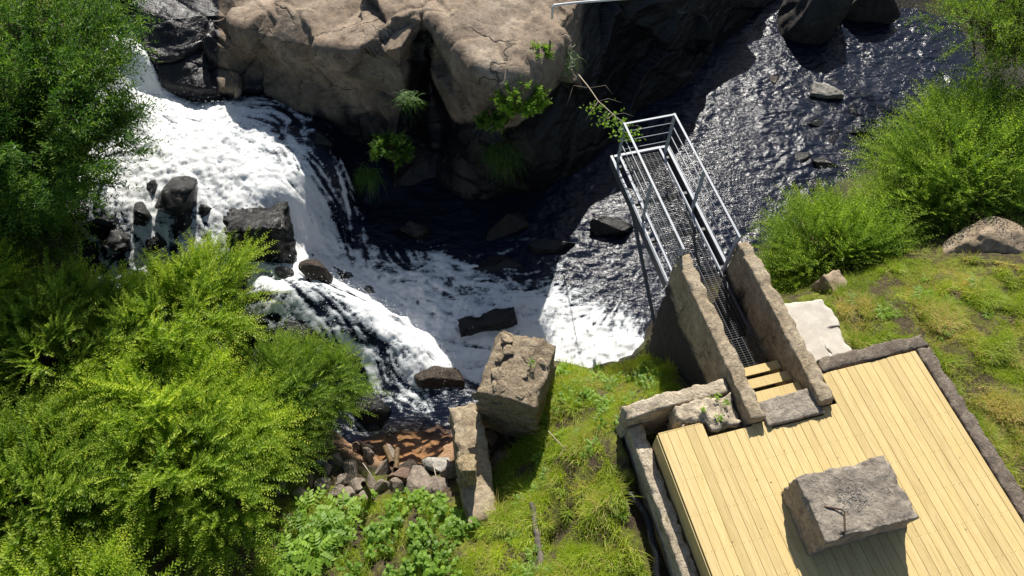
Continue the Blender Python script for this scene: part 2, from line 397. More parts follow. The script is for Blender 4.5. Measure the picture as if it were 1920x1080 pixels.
# water surface: px, py, z, foam
WAT = [
 (235,70,-.5,.75),(262,100,-.75,.9),(285,175,-1.5,.85),(340,120,-2.0,0),(300,60,-1.6,.2),(380,180,-2.1,.2),(255,190,-1.15,.95),(220,260,-1.45,.95),(265,270,-1.5,1),(340,235,-1.65,.85),(400,260,-1.6,1),(330,305,-1.6,1),(250,320,-1.7,.9),(200,350,-1.75,.7),
 (420,200,-1.72,.7),(460,205,-1.65,.7),(500,200,-1.7,.5),(545,230,-1.75,.25),(600,240,-1.8,.1),(520,270,-1.75,.6),(480,300,-1.72,.9),(560,290,-1.85,.55),(620,275,-1.95,.15),(575,330,-2.05,.55),(600,300,-2.0,.3),(655,330,-2.8,.12),(640,300,-2.1,.2),(625,350,-2.6,.3),
 (650,400,-3.2,.3),(605,385,-2.75,.5),(550,370,-2.1,.95),(500,360,-1.85,1),(430,330,-1.75,.9),(480,395,-2.0,.75),(400,380,-1.95,.62),(310,390,-1.9,.6),(330,345,-1.72,.75),(560,430,-2.75,.95),(590,470,-3.2,.95),(640,455,-3.3,.75),(700,440,-3.38,0),(680,380,-3.4,0),(760,465,-3.4,0),(720,400,-3.4,0),(640,420,-3.3,.35),
 (150,370,-1.75,.45),(140,410,-2.0,.4),(200,400,-1.95,.5),(250,430,-2.1,.6),(180,470,-2.4,.35),(280,480,-2.4,.42),(350,450,-2.2,.5),(380,420,-2.05,.55),(230,520,-2.55,.35),(330,520,-2.6,.35),
 (700,482,-3.35,.35),(680,520,-3.35,.85),(740,512,-3.38,.6),(720,560,-3.38,.95),(800,540,-3.4,.75),(790,600,-3.4,.9),(850,560,-3.4,.6),(850,620,-3.4,.8),(900,540,-3.4,.5),(930,520,-3.4,.3),(980,545,-3.4,.55),(1010,520,-3.4,.25),(900,640,-3.42,.9),(870,680,-3.42,.75),
 (1030,560,-3.4,.6),(1000,600,-3.42,.8),(1060,620,-3.42,.95),(1080,590,-3.42,.75),(1130,650,-3.42,.95),(1180,670,-3.42,.9),(1120,600,-3.42,.5),(1160,610,-3.42,.55),(1200,620,-3.42,.45),(1100,550,-3.42,.25),(1150,560,-3.42,.3),(1100,700,-3.42,.95),(1200,560,-3.42,.2),
 (1150,480,-3.42,.1),(1080,480,-3.42,.05),(1000,470,-3.4,.05),(900,480,-3.4,.15),(826,484,-3.4,.75),(800,470,-3.4,.05),(850,470,-3.4,0),(780,450,-3.4,.1),(900,400,-3.4,0),(1000,380,-3.42,0),(1100,340,-3.45,.05),(1200,260,-3.47,0),(1300,250,-3.48,.02),(1400,150,-3.5,.06),(1500,150,-3.5,.03),(1300,380,-3.45,.05),(1400,300,-3.5,.03),(1380,430,-3.45,.15),(1600,100,-3.5,0),(1700,60,-3.5,0),(1250,480,-3.42,.1),
 (480,540,-2.2,.4),(520,560,-2.15,.45),(560,535,-2.05,.5),(600,535,-2.05,.5),(640,550,-2.2,.55),(600,590,-2.3,.4),(540,600,-2.4,.3),(690,578,-2.37,.9),(660,600,-2.4,.45),(780,615,-3.4,.9),(840,658,-3.4,.85),(750,590,-3.4,.95),(690,548,-3.38,.95),(650,520,-3.35,.95),(650,620,-2.5,.4),(740,612,-2.62,.95),(720,640,-2.7,.48),(700,650,-2.75,.42),(790,647,-2.87,.95),(770,670,-2.92,.5),(650,665,-2.85,.35),(840,682,-3.12,.95),(830,700,-3.18,.75),(760,690,-3.0,.5),(720,700,-3.05,.45),(700,730,-3.2,.35),(770,730,-3.25,.4),(760,770,-3.3,.22),(820,765,-3.3,.15),(870,730,-3.35,.2),(730,800,-3.32,.02),(780,830,-3.32,0),(830,810,-3.32,0),(700,840,-3.32,0),(450,620,-2.9,.3),
]
wat = RBF([P(a, b, z)[:2] for a, b, z, f in WAT], [(z, f) for a, b, z, f in WAT])

GND = [
 # right bank
 (1900,950,-.35),(1850,800,-.4),(1900,700,-.45),(1780,640,-.5),(1700,600,-.62),(1640,560,-.8),(1900,560,-.6),(1600,600,-.72),(1560,560,-1.1),(1530,640,-.75),(1480,600,-1.0),(1840,460,-.8),(1740,480,-.9),(1650,500,-1.1),(1560,500,-1.9),(1480,530,-2.3),(1440,540,-3.0),(1790,360,-1.6),(1900,330,-1.6),(1620,420,-2.5),(1700,330,-2.6),(1430,480,-3.3),(1480,420,-3.48),(1560,350,-3.5),(1640,300,-3.6),(1720,230,-3.75),(1800,170,-3.8),(1920,100,-3.75),(1860,220,-3.5),(1950,230,-2.8),
 (2100,500,-.3),(2200,200,-.5),(2300,800,0),(2100,1000,-.1),(2200,0,-2.6),(2050,60,-3.2),(2100,-60,-3.0),
 # stream bed
 (1300,330,-3.9),(1250,430,-3.9),(1400,220,-3.95),(1500,200,-3.85),(1450,330,-3.75),(1600,150,-3.95),(1150,420,-3.9),(1150,560,-3.9),(1000,520,-3.9),(850,560,-3.95),(750,520,-3.95),(1130,640,-3.9),(900,620,-3.95),(1050,640,-3.95),(1350,420,-3.7),(1700,90,-3.9),(1000,420,-3.9),
 (1540,40,-3.6),(1620,10,-3.3),(1700,20,-3.55),(1800,40,-3.5),(1800,-60,-2.6),(1650,-80,-2.5),(1950,-50,-3.2),
 # grass knoll
 (1045,690,-3.1),(1100,700,-3.2),(1190,685,-3.2),(1060,720,-2.3),(1120,720,-2.3),(1200,705,-2.3),(1260,680,-2.2),(1330,650,-1.9),(1280,720,-1.7),(1360,690,-1.5),(1100,780,-1.9),(1180,770,-1.05),(1050,800,-2.2),(1150,850,-.85),(1185,880,-.8),(1175,820,-.75),(1170,930,-.85),(1215,1060,-.9),(1120,950,-.95),(1060,930,-1.6),(1180,1000,-.88),(1100,1070,-1.0),(1010,1000,-1.85),(990,900,-2.35),(960,840,-2.9),(930,880,-2.75),(950,960,-2.2),(970,1070,-1.8),(900,1060,-2.0),(1030,860,-2.1),
 (880,1000,-2.35),(800,960,-2.5),(700,980,-2.45),(600,1000,-2.4),(680,1070,-2.2),(540,1070,-2.2),(700,920,-2.85),(780,915,-2.95),(640,900,-2.85),(860,900,-2.9),(760,880,-3.25),(700,870,-3.3),(620,850,-2.9),(830,860,-3.3),(760,820,-3.5),(800,790,-3.55),(700,800,-3.6),(890,830,-3.1),(900,770,-3.4),(860,760,-3.6),
 # left bank
 (560,900,-2.6),(500,960,-2.4),(400,900,-2.3),(300,800,-2.3),(200,900,-2.0),(100,1000,-1.8),(0,800,-1.8),(100,650,-2.2),(400,700,-2.7),(500,780,-2.9),(600,780,-3.3),(650,720,-3.5),(560,680,-3.3),(430,610,-3.1),(300,600,-2.9),(200,560,-2.7),(80,560,-2.1),(50,450,-1.6),(120,420,-2.0),(100,330,-1.5),(180,330,-1.7),(200,230,-1.4),(150,150,-.9),(200,60,-.4),(0,300,-.9),(-100,600,-1.4),(-200,900,-1.2),(-200,300,0),(-100,0,.8),(300,480,-2.85),(400,430,-2.6),(500,500,-2.8),
 (350,300,-2.1),(450,270,-2.3),(550,300,-2.4),(600,420,-3.5),(520,400,-2.8),(270,280,-2.0),(300,400,-2.5),(270,180,-1.7),(250,110,-1.2),(620,560,-2.8),(700,620,-3.2),(780,680,-3.5),(560,600,-2.9),
]
gp = [P(a, b, z)[:2] for a, b, z in GND]; gz = [z for a, b, z in GND]
for col in CLIFF:
    for k, dz in ((5, -.45), (0, -.4), (1, -1.0)):
        p = P(*col[k]); gp.append(p[:2]); gz.append(p.z + dz)
    p = P(*col[2]); gp.append(p[:2]); gz.append(P(*col[5]).z - .6)
    p = P(*col[3]); gp.append(p[:2]); gz.append(P(*col[5]).z - .6)
for x, y, z in ((-26,-8,-1),(0,-8,-.6),(26,-8,.2),(-26,12,.6),(26,12,.2),(-26,40,4),(0,40,4),(26,40,3),(0,0,-1.3),(-4,0,-1.5),(4,-2,-.8),(9,0,-.3),(-9,0,-1.3),(12,25,-1),(10,40,2)):
    gp.append((x, y)); gz.append(z)
gnd = RBF(gp, gz)
def ground_z(x, y):
    x = np.asarray(x, float); y = np.asarray(y, float)
    q = np.stack([x.ravel(), y.ravel()], 1); z = gnd(q)[:, 0]
    v, u = UV(q[:, 0], q[:, 1])
    p3 = np.stack([q[:, 0], q[:, 1], z * 0], 1)
    z = z + .10 * fbm(p3 * .9, 4, 3) + .035 * fbm(p3 * 4, 3, 5)
    # dug trench beside the footing, and the space under the deck and steps
    tr = sm(2.42, 2.50, v) * (1 - sm(2.80, 2.85, v)) * sm(-3, -2.5, u) * (1 - sm(2.85, 3.0, u))
    z = z * (1 - tr) + np.minimum(z, -1.04) * tr
    dk = sm(2.68, 2.78, v) * (1 - sm(7.35, 7.45, v)) * (1 - sm(3.6, 3.75, u))
    z = np.where(dk > 0, z * (1 - dk) + np.minimum(z, -1.1) * dk, z)
    gut = np.exp(-((u - 2.72 - .9 * (v - 1.6) * 0 + .35 * np.sin(v * 2)) / .13) ** 2) * sm(.9, 1.2, v) * (1 - sm(2.2, 2.4, v))
    z = z - .22 * gut
    return z.reshape(x.shape)

# ------------------------------------------------------------------ cliff sheet
def cat(a, n):                                     # Catmull-Rom through the rows of a (k, ...)
    k = len(a); t = np.linspace(0, k - 1, n); i = np.minimum(t.astype(int), k - 2); f = (t - i)
    p0 = a[np.maximum(i - 1, 0)]; p1 = a[i]; p2 = a[i + 1]; p3_ = a[np.minimum(i + 2, k - 1)]
    f = f.reshape((-1,) + (1,) * (a.ndim - 1))
    return .5 * (2 * p1 + (p2 - p0) * f + (2 * p0 - 5 * p1 + 4 * p2 - p3_) * f ** 2 + (3 * p1 - p0 - 3 * p2 + p3_) * f ** 3)
def cliff():
    A = np.array([[P(*q)[:] for q in col] for col in CLIFF])         # cols, rows, 3
    NU, NV = 520, 230
    def lin(a, n):
        t = np.linspace(0, len(a) - 1, n); i = np.minimum(t.astype(int), len(a) - 2); f = (t - i).reshape((-1,) + (1,) * (a.ndim - 1)); return a[i] * (1 - f) + a[i + 1] * f
    G = np.swapaxes(cat(np.swapaxes(cat(A, NU), 0, 1), NV), 0, 1) * .3 + np.swapaxes(lin(np.swapaxes(lin(A, NU), 0, 1), NV), 0, 1) * .7
    du = np.gradient(G, axis=0); dv = np.gradient(G, axis=1)
    N = np.cross(dv, du); N /= np.maximum(np.linalg.norm(N, axis=2, keepdims=True), 1e-6)
    flat = G.reshape(-1, 3); disp = np.zeros(len(flat))
    for cnt, k, cap, crk, sd in ((40, .30, .22, .05, 1), (120, .12, .05, .010, 2)):
        rs = np.random.RandomState(sd); C = flat[rs.randint(0, len(flat), cnt)] + rs.normal(0, .2, (cnt, 3))
        warp = flat + (.12 if sd == 1 else .06) * np.stack([fbm(flat * 1.1, 3, 50), fbm(flat * 1.1, 3, 54), fbm(flat * 1.1, 3, 58)], 1)
        d1 = np.full(len(flat), 1e9); d2 = d1.copy(); arg = np.zeros(len(flat), int)
        for i in range(cnt):
            d = np.sqrt(((warp - C[i]) ** 2 * np.array([1, 1, 1.5])).sum(1)); mk = d < d1
            d2 = np.where(mk, d1, np.minimum(d2, d)); d1 = np.where(mk, d, d1); arg[mk] = i
        nn = rs.normal(size=(cnt, 3)); nn /= np.linalg.norm(nn, axis=1, keepdims=True)
        disp += np.clip(((flat - C[arg]) * nn[arg]).sum(1) * k, -cap, cap)
        disp -= crk * np.exp(-((d2 - d1) / (.05 if sd == 1 else .025)) ** 2)
    diag = np.stack([flat[:, 0] * .9 + flat[:, 2] * .5, flat[:, 1] * .5, flat[:, 2] * 1.6 - flat[:, 0] * .5], 1)
    disp += .08 * fbm(flat * .7, 3, 61) + .035 * ridge(diag * 1.3, 4, 63) + .012 * fbm(flat * 6, 4, 66)
    G = G + N * disp.reshape(NU, NV)[..., None]
    z = G[..., 2]; pxc, pyc = Qn(G[..., 0], G[..., 1], z)
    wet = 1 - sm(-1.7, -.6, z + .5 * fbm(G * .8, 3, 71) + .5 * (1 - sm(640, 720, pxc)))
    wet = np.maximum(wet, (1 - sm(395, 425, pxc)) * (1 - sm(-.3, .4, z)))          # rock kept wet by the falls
    wet = np.maximum(wet, sm(1070, 1110, pxc))  # shade of the recessed bank put into the colour as black rock
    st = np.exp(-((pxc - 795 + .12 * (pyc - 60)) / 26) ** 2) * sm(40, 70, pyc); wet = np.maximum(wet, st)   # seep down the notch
    idx = np.arange(NU * NV).reshape(NU, NV)
    F = np.stack([idx[:-1, :-1], idx[:-1, 1:], idx[1:, 1:], idx[1:, :-1]], -1).reshape(-1, 4)[:, ::-1]
    me = npmesh('rock_cliff', G.reshape(-1, 3), F, True, {'wet': wet.ravel()})
    tag(link('rock_cliff', me, M['cliff']), kind='structure')
    return G
CG = cliff().reshape(-1, 3)

# ground sheet
def axis(a, f0, f1, b, fine, coarse):
    return np.concatenate([np.arange(a, f0, coarse), np.arange(f0, f1, fine), np.arange(f1, b + coarse, coarse)])
gx = axis(-26, -12, 13, 26, .075, .7); gy = axis(-8, 0, 18, 40, .075, .7)
GX, GY = np.meshgrid(gx, gy); GZ = ground_z(GX, GY)
ci = np.clip(np.searchsorted(gx, CG[:, 0]), 0, len(gx) - 1); cj = np.clip(np.searchsorted(gy, CG[:, 1]), 0, len(gy) - 1)
cap = np.full(GZ.shape, 99.0); np.minimum.at(cap, (cj, ci), CG[:, 2])
for _ in range(5):                                 # keep the ground sheet under the rock
    pd = np.pad(cap, 1, constant_values=99.0); cap = np.min([pd[a:a + cap.shape[0], b:b + cap.shape[1]] for a in range(3) for b in range(3)], axis=0)
GZ = np.minimum(GZ, cap - .15)
WZ = wat(np.stack([GX.ravel(), GY.ravel()], 1))[:, 0].reshape(GX.shape)
above = GZ - np.maximum(WZ, -3.5)
wetg = 1 - sm(.05, .5, above + .25 * fbm(np.stack([GX, GY, GX * 0], -1) * 1.2, 3, 8))
_gi = [None]
def gz_at(x, y):
    x = np.atleast_1d(np.asarray(x, float)); y = np.atleast_1d(np.asarray(y, float))
    i = np.clip(np.searchsorted(gx, x) - 1, 0, len(gx) - 2); j = np.clip(np.searchsorted(gy, y) - 1, 0, len(gy) - 2)
    fx = np.clip((x - gx[i]) / (gx[i + 1] - gx[i]), 0, 1); fy = np.clip((y - gy[j]) / (gy[j + 1] - gy[j]), 0, 1)
    return (GZ[j, i] * (1 - fx) + GZ[j, i + 1] * fx) * (1 - fy) + (GZ[j + 1, i] * (1 - fx) + GZ[j + 1, i + 1] * fx) * fy
def ground_mat():
    t = NT('bank soil and moss'); v = t.coord()
    n = t.noise(v, 2.2, 8, .65, .5); n2 = t.noise(v, 14, 6, .7, .3); n3 = t.noise(v, 60, 4, .7)
    soil = t.ramp(n2, [(.3, (.04, .028, .018)), (.55, (.10, .07, .045)), (.75, (.19, .145, .095))])
    moss = t.ramp(n2, [(.3, (.08, .095, .012)), (.5, (.18, .205, .022)), (.72, (.29, .30, .045))])
    c = t.mix(t.ramp(n, [(.45, (0,) * 3), (.60, (1,) * 3)]), soil, moss)
    c = t.mix(t.ramp(n3, [(.35, (.55,) * 3), (.6, (0,) * 3)]), c, (.03, .03, .012))
    a = t.attr('wet'); c = t.mix(a, c, (.022, .017, .013))
    sn = t.ramp(t.attr('sand'), [(.1, (0,) * 3), (.5, (1,) * 3)]); c = t.mix(sn, c, t.ramp(n2, [(.3, (.36, .21, .12)), (.7, (.46, .29, .17))]))
    r = t.math('SUBTRACT', .95, t.math('MULTIPLY', a, .5))
    h = t.math('ADD', n2, t.math('MULTIPLY', n3, .6))
    return t.out(t.bsdf(c, r, t.bump(h, .9, .05), .25))
pxg, pyg = Qn(GX, GY, GZ)
sand = np.exp(-(((pxg - 765) / 115) ** 2 + ((pyg - 825) / 48) ** 2) ** 2)
me = gridmesh('ground', GX, GY, GZ, attrs={'wet': wetg, 'sand': sand})
tag(link('ground', me, ground_mat()), kind='structure')

# ------------------------------------------------------------------ water
def water_mat():
    t = NT('running water'); v = t.coord(); a = t.attr('foam')
    st = t.n('Mapping'); st.inputs['Rotation'].default_value = (0, 0, R(35)); st.inputs['Scale'].default_value = (.62, 1.5, 1); t.l(v, st.inputs[0]); vs_ = st.outputs[0]
    big = t.noise(vs_, 3.2, 5, .6, 1.0); fine = t.noise(vs_, 11, 6, .65, 1.8); fine2 = t.noise(v, 46, 5, .7, .6)
    lace = t.math('SUBTRACT', 1.0, t.math('ABSOLUTE', t.math('MULTIPLY', t.math('SUBTRACT', fine, .5), 6.0)))
    stk = t.attr('streak')
    m = t.math('ADD', t.math('MULTIPLY', a, 1.22), t.math('MULTIPLY', t.math('SUBTRACT', big, .5), 1.25))
    m = t.math('ADD', m, t.math('MULTIPLY', stk, .3))
    m = t.math('ADD', m, t.math('MULTIPLY', t.math('SUBTRACT', lace, .45), .3))
    m = t.math('ADD', m, t.math('MULTIPLY', t.math('SUBTRACT', fine2, .5), .8))
    f = t.ramp(m, [(.46, (0,) * 3), (.72, (1,) * 3)])
    # no foam at all where the attribute is nil
    f = t.math('MULTIPLY', f, t.math('MULTIPLY', a, 9.0, True), True)
    rip = t.noise(vs_, 5.5, 4, .55, .8); rip2 = t.noise(v, 15, 4, .6, .6)
    h = t.math('ADD', t.math('MULTIPLY', rip, 1.0), t.math('MULTIPLY', rip2, .42))
    nb = t.bump(h, .5, .05)
    deep = t.bsdf((.007, .010, .021), .19, nb, .3, 0, 1.33)
    # clear shallows show the bed
    sh = t.attr('shallow')
    gl = t.n('BsdfGlossy'); gl.inputs['Roughness'].default_value = .06; nb2 = t.bump(h, .12, .03); t.l(nb2, gl.inputs['Normal'])
    tp = t.n('BsdfTransparent'); tp.inputs[0].default_value = (.95, .88, .78, 1)
    fr = t.n('Fresnel'); fr.inputs[0].default_value = 1.33; t.l(nb2, fr.inputs['Normal'])
    clear = t.n('MixShader'); t.l(fr.outputs[0], clear.inputs[0]); t.l(tp.outputs[0], clear.inputs[1]); t.l(gl.outputs[0], clear.inputs[2])
    wmix = t.n('MixShader'); t.l(sh, wmix.inputs[0]); t.l(deep, wmix.inputs[1]); t.l(clear.outputs[0], wmix.inputs[2])
    fh = t.math('ADD', t.math('MULTIPLY', fine, .5), t.math('ADD', t.math('MULTIPLY', fine2, .5), t.math('MULTIPLY', stk, .25)))
    fc = t.ramp(m, [(.45, (.42, .48, .54)), (.95, (.93, .94, .94))])
    foam = t.bsdf(fc, .75, t.bump(fh, .22, .03), .2)
    tl = t.n('BsdfTranslucent'); tl.inputs[0].default_value = (.8, .84, .88, 1)
    fm = t.n('MixShader'); fm.inputs[0].default_value = .25; t.l(foam, fm.inputs[1]); t.l(tl.outputs[0], fm.inputs[2])
    mx = t.n('MixShader'); t.l(f, mx.inputs[0]); t.l(wmix.outputs[0], mx.inputs[1]); t.l(fm.outputs[0], mx.inputs[2])
    return t.out(mx.outputs[0])
wx = np.arange(-10.5, 13, .033); wy = np.arange(3.8, 22, .033)
WX, WY = np.meshgrid(wx, wy); wv = wat(np.stack([WX.ravel(), WY.ravel()], 1))
WH = wv[:, 0].reshape(WX.shape); WF = np.clip(wv[:, 1].reshape(WX.shape), 0, 1)
far = (WX > 1.6) | (WY > 10.2) & (WX > 0)
WH = np.where(far & (WH > -3.4) & (WX > 1.6), -3.44, WH)
far2 = sm(2.5, 4.5, WX) ; WH = WH * (1 - far2) + (-3.46) * far2; WF = WF * (1 - far2)
wetgx = np.gradient(WH, .033, axis=1); wetgy = np.gradient(WH, .033, axis=0); slope = np.hypot(wetgx, wetgy)
p3 = np.stack([WX, WY, WX * 0], -1)
ca, sa = math.cos(R(40)), math.sin(R(40))
q3 = np.stack([(WX * ca + WY * sa) * .6, (-WX * sa + WY * ca) * 1.15, WX * 0], -1)
q3 = q3 + .25 * np.stack([pn(p3 * 1.6, 41), pn(p3 * 1.6, 42), WX * 0], -1)
turb = fbm(p3 * 2.4, 5, 21, .55); rp = fbm(p3 * np.array([2.2, 3.2, 1]), 3, 31)
WH2 = WH + .045 * turb * sm(.15, .8, WF) + .012 * ridge(p3 * 6, 3, 25) * sm(.3, .9, WF) + (.030 * rp + .022 * (.5 - np.abs(pn(q3 * 4.0, 33))) + .011 * (.5 - np.abs(pn(q3 * 9, 37)))) * (1 - .5 * WF) * np.clip(.8 + 1.3 * fbm(p3 * .45, 3, 45), .3, 1.25)
sp = Qn(WX, WY, WH)
FL = [(260,100,0,1),(270,180,.15,1),(250,260,.5,1),(330,280,1,.4),(420,300,1,.25),(500,330,1,.5),(560,380,.7,1),(600,440,.8,1),(680,510,1,.6),(780,570,1,.4),(880,590,1,.2),(1000,580,1,.1),(1100,630,.8,-.2),(1170,600,.4,-1),(1150,480,.4,-1),(1250,350,.5,-1),(1350,280,.6,-1),(1450,180,.8,-1),(1600,120,1,-.5),
      (480,210,1,.2),(560,240,1,.4),(630,290,.3,1),(650,390,.1,1),(200,400,-.3,1),(300,440,.1,1),(370,440,.3,1),(180,480,.2,1),(500,560,1,.25),(580,560,1,.7),(680,620,1,.7),(760,680,1,.8),(650,650,1,.6),(820,720,.6,.5),(760,770,.5,.5),(900,650,1,0)]
def _fl(a, b, dx, dy):
    z = -2.5; q0 = P(a, b, z); q1 = P(a + dx * 10, b + dy * 10, z); d = (q1 - q0).normalized(); return d.x, d.y
ff = RBF([P(a, b, -2.5)[:2] for a, b, dx, dy in FL], [_fl(*q) for q in FL])(np.stack([WX.ravel(), WY.ravel()], 1))
ff /= np.maximum(np.linalg.norm(ff, axis=1, keepdims=True), 1e-6)
FXd, FYd = ff[:, 0].reshape(WX.shape), ff[:, 1].reshape(WX.shape)
# swirl the flow a little so that streaks wander
sw = .9 * fbm(p3 * 1.3, 3, 81); FXd, FYd = FXd * np.cos(sw) - FYd * np.sin(sw), FXd * np.sin(sw) + FYd * np.cos(sw)
def lic(seed, steps, blur):
    w0 = np.random.RandomState(seed).normal(size=WX.shape)
    for _ in range(blur): w0 = (w0 + np.roll(w0, 1, 0) + np.roll(w0, 1, 1) + np.roll(np.roll(w0, 1, 0), 1, 1)) / 4
    acc = w0.copy(); ny, nx = WX.shape; I0, J0 = np.meshgrid(np.arange(ny), np.arange(nx), indexing='ij')
    for sg in (1, -1):
        pi, pj = I0.astype(float), J0.astype(float)
        for _ in range(steps):
            a, b = np.clip(pi.round().astype(int), 0, ny - 1), np.clip(pj.round().astype(int), 0, nx - 1)
            pi = pi + sg * .9 * FYd[a, b]; pj = pj + sg * .9 * FXd[a, b]
            acc += w0[np.clip(pi.round().astype(int), 0, ny - 1), np.clip(pj.round().astype(int), 0, nx - 1)]
    return (acc - acc.mean()) / acc.std()
frw = p3 + .12 * np.stack([fbm(p3 * 3, 3, 83), fbm(p3 * 3, 3, 86), WX * 0], -1)
froth = ridge(frw * 3.2, 4, 88); froth = (froth - froth.mean()) / froth.std()
steep = sm(.25, .9, slope)
streak = (.45 + .25 * steep) * lic(5, 10, 1) + (.3 + .3 * steep) * lic(6, 18, 3) + (.28 - .15 * steep) * froth + .3 * fbm(frw * 1.4, 4, 95) * 2
WH2 = WH2 + (.009 * streak + .005 * froth + .003 * np.random.RandomState(2).normal(size=WX.shape)) * sm(.1, .6, WF)
shal = np.exp(-(((sp[0] - 775) / 105) ** 2 + ((sp[1] - 838) / 52) ** 2) ** 3)
gzw = gz_at(WX.ravel(), WY.ravel()).reshape(WX.shape)
keep = (WH > gzw - .28) & (WX > -9.5)
me = gridmesh('stream', WX, WY, WH2, keep, True, {'foam': WF, 'shallow': shal, 'streak': streak})
tag(link('stream', me, water_mat()), kind='structure')

# spray thrown up by the falls: loose drops
def spray():
    rs = np.random.RandomState(4); n = 22000
    i = rs.randint(0, WX.shape[0], 400000); j = rs.randint(0, WX.shape[1], 400000)
    pr = WF[i, j] ** 2 * (0.12 + np.clip(slope[i, j], 0, 2.0)) * keep[i, j]
    ok = rs.rand(len(i)) < pr * .8; i, j = i[ok][:n], j[ok][:n]; n = len(i)
    c = np.stack([WX[i, j] + rs.normal(0, .06, n), WY[i, j] + rs.normal(0, .06, n), WH2[i, j] + .03 + rs.exponential(.09, n)], 1)
    r = rs.uniform(.003, .010, n) * (1 + (rs.rand(n) < .05) * 1.0)
    O = np.array([(1,0,0),(-1,0,0),(0,1,0),(0,-1,0),(0,0,1),(0,0,-1)], float)
    V = (c[:, None] + O[None] * r[:, None, None]).reshape(-1, 3)
    T = np.array([(0,2,4),(2,1,4),(1,3,4),(3,0,4),(2,0,5),(1,2,5),(3,1,5),(0,3,5)])
    F = (T[None] + 6 * np.arange(n)[:, None, None]).reshape(-1, 3)
    t = NT('spray drops'); m = t.out(t.bsdf((.9, .92, .94), .3, None, .5))
    o = link('spray', npmesh('spray', V, F, True), m)
    tag(o, 'white spray drops flying above the falling water', 'spray', kind='stuff')
spray()

# ------------------------------------------------------------------ loose rocks and boulders
def rock(name, px, py, z, size, seed, mat, label, group=None, rot=(0, 0, 0), cat_='rock', cuts=14, lvl=4, amp=.06, lo=.45, hi=.85):
    o = link(name, rock_mesh(name, size, seed, cuts, lvl, amp, None, lo, hi), M[mat])
    o.location = P(px, py, z); o.rotation_euler = rot
    return tag(o, label, cat_, group)
# in the falls
me = rough_box('wet_block', (1.2, .85, 1.5), .05, .10, 5, .10, None, True, .02)
o = link('boulder', me, M['wet_rock']); o.location = P(478, 450, -2.0) + Vector((0, -.05, -1.1)); o.rotation_euler = (R(-14), R(6), R(12)); tag(o, 'square black wet boulder splitting the white cascade', 'rock')
rock('boulder', 335, 375, -1.8, (.5, .48, .5), 11, 'wet_rock', 'small black rock half drowned in the white foam', None, (0, 0, .4), lo=.6)
rock('boulder', 195, 425, -2.1, (.5, .35, .42), 12, 'wet_rock', 'black rock behind the falling veil under the leafy tree')
rock('boulder', 160, 470, -2.45, (.55, .5, .45), 13, 'wet_rock', 'dark rock under the leafy tree at the edge of the foam')
rock('boulder', 592, 512, -2.2, (.33, .24, .3), 14, 'brown_wet', 'brown wet stone at the top of the water slide', None, (.2, 0, -.2))
rock('boulder', 530, 512, -2.25, (.22, .2, .25), 15, 'wet_rock', 'small black stone beside the brown one atop the slide')
rock('boulder', 565, 640, -2.85, (.75, .5, .55), 16, 'wet_rock', 'long black rock below the water slide beside the shrub', None, (0, .2, -.5))
rock('boulder', 490, 615, -2.75, (.45, .4, .4), 17, 'wet_rock', 'black rock with a thread of foam, among shrub sprays')
rock('boulder', 690, 655, -2.95, (.22, .16, .2), 18, 'wet_rock', 'small dark stone standing in the water slide')
rock('boulder', 822, 712, -3.28, (.55, .38, .36), 19, 'brown_wet', 'brown wet rock at the foot of the water slide', None, (.1, .1, -.35))
rock('boulder', 690, 770, -3.4, (.5, .4, .45), 28, 'wet_rock', 'dark rock under the shrub beside the brown pool')
rock('boulder', 1145, 425, -3.35, (.58, .32, .34), 20, 'wet_rock', 'flat topped black rock beside the walkway in the stream', None, (0, 0, .05), lo=.5)
rock('boulder', 1030, 462, -3.4, (.6, .25, .25), 21, 'wet_rock', 'low black ledge in the shaded pool')
rock('boulder', 905, 505, -3.5, (.9, .38, .22), 22, 'wet_rock', 'broad black rock just breaking the shaded pool')
for px, py, z, sz, sd, lab in [(345,405,-2.0,(.34,.3,.3),172,'black rock under the half drowned one, streaked with foam'),(265,400,-1.95,(.26,.24,.24),173,'black foam-washed rock left bare between two white threads'),(300,460,-2.35,(.4,.3,.3),174,'low black ledge below the half drowned rock'),(235,452,-2.35,(.42,.34,.34),161,'black jagged rock with thin veils of water, under the leafy tree'),(290,352,-1.78,(.2,.2,.2),162,'small black tooth of rock in the foam beside the half drowned one'),(385,395,-2.02,(.28,.26,.24),163,'black rock between the half drowned one and the square boulder'),
    (150,398,-1.95,(.36,.3,.3),164,'black rock at the tree edge of the foam'),(610,268,-2.05,(.5,.34,.34),165,'black ledge at the lip of the lacy side fall'),(632,335,-2.72,(.32,.26,.6),166,'upright black rock behind the lacy side fall'),(500,640,-2.95,(.6,.42,.5),167,'black jagged rock under the shrub sprays below the slide'),
    (640,690,-3.15,(.42,.34,.34),168,'dark rock at the lower edge of the water slide'),(440,545,-2.5,(.45,.35,.4),169,'dark rock between square boulder and shrub'),(780,440,-3.4,(.6,.35,.4),170,'black rock at the cliff foot in the shaded pool'),(960,420,-3.4,(.7,.4,.45),171,'black block at the cliff foot beyond the broad rock')]:
    rock('boulder', px, py, z, sz, sd, 'wet_rock', lab, None, (.2, .15, sd * .7), cuts=18, lo=.32, hi=.75, amp=.09)
# log-like stone in the foam
me = rough_box('log_stone', (1.25, .36, .4), .04, .05, 7, .06, None, True, .015)
o = link('boulder', me, M['wet_rock']); o.location = P(915, 606, -3.42) + Vector((0, 0, -.12)); o.rotation_euler = (R(8), R(-4), R(14)); tag(o, 'long straight black stone lying in the foaming pool', 'rock')
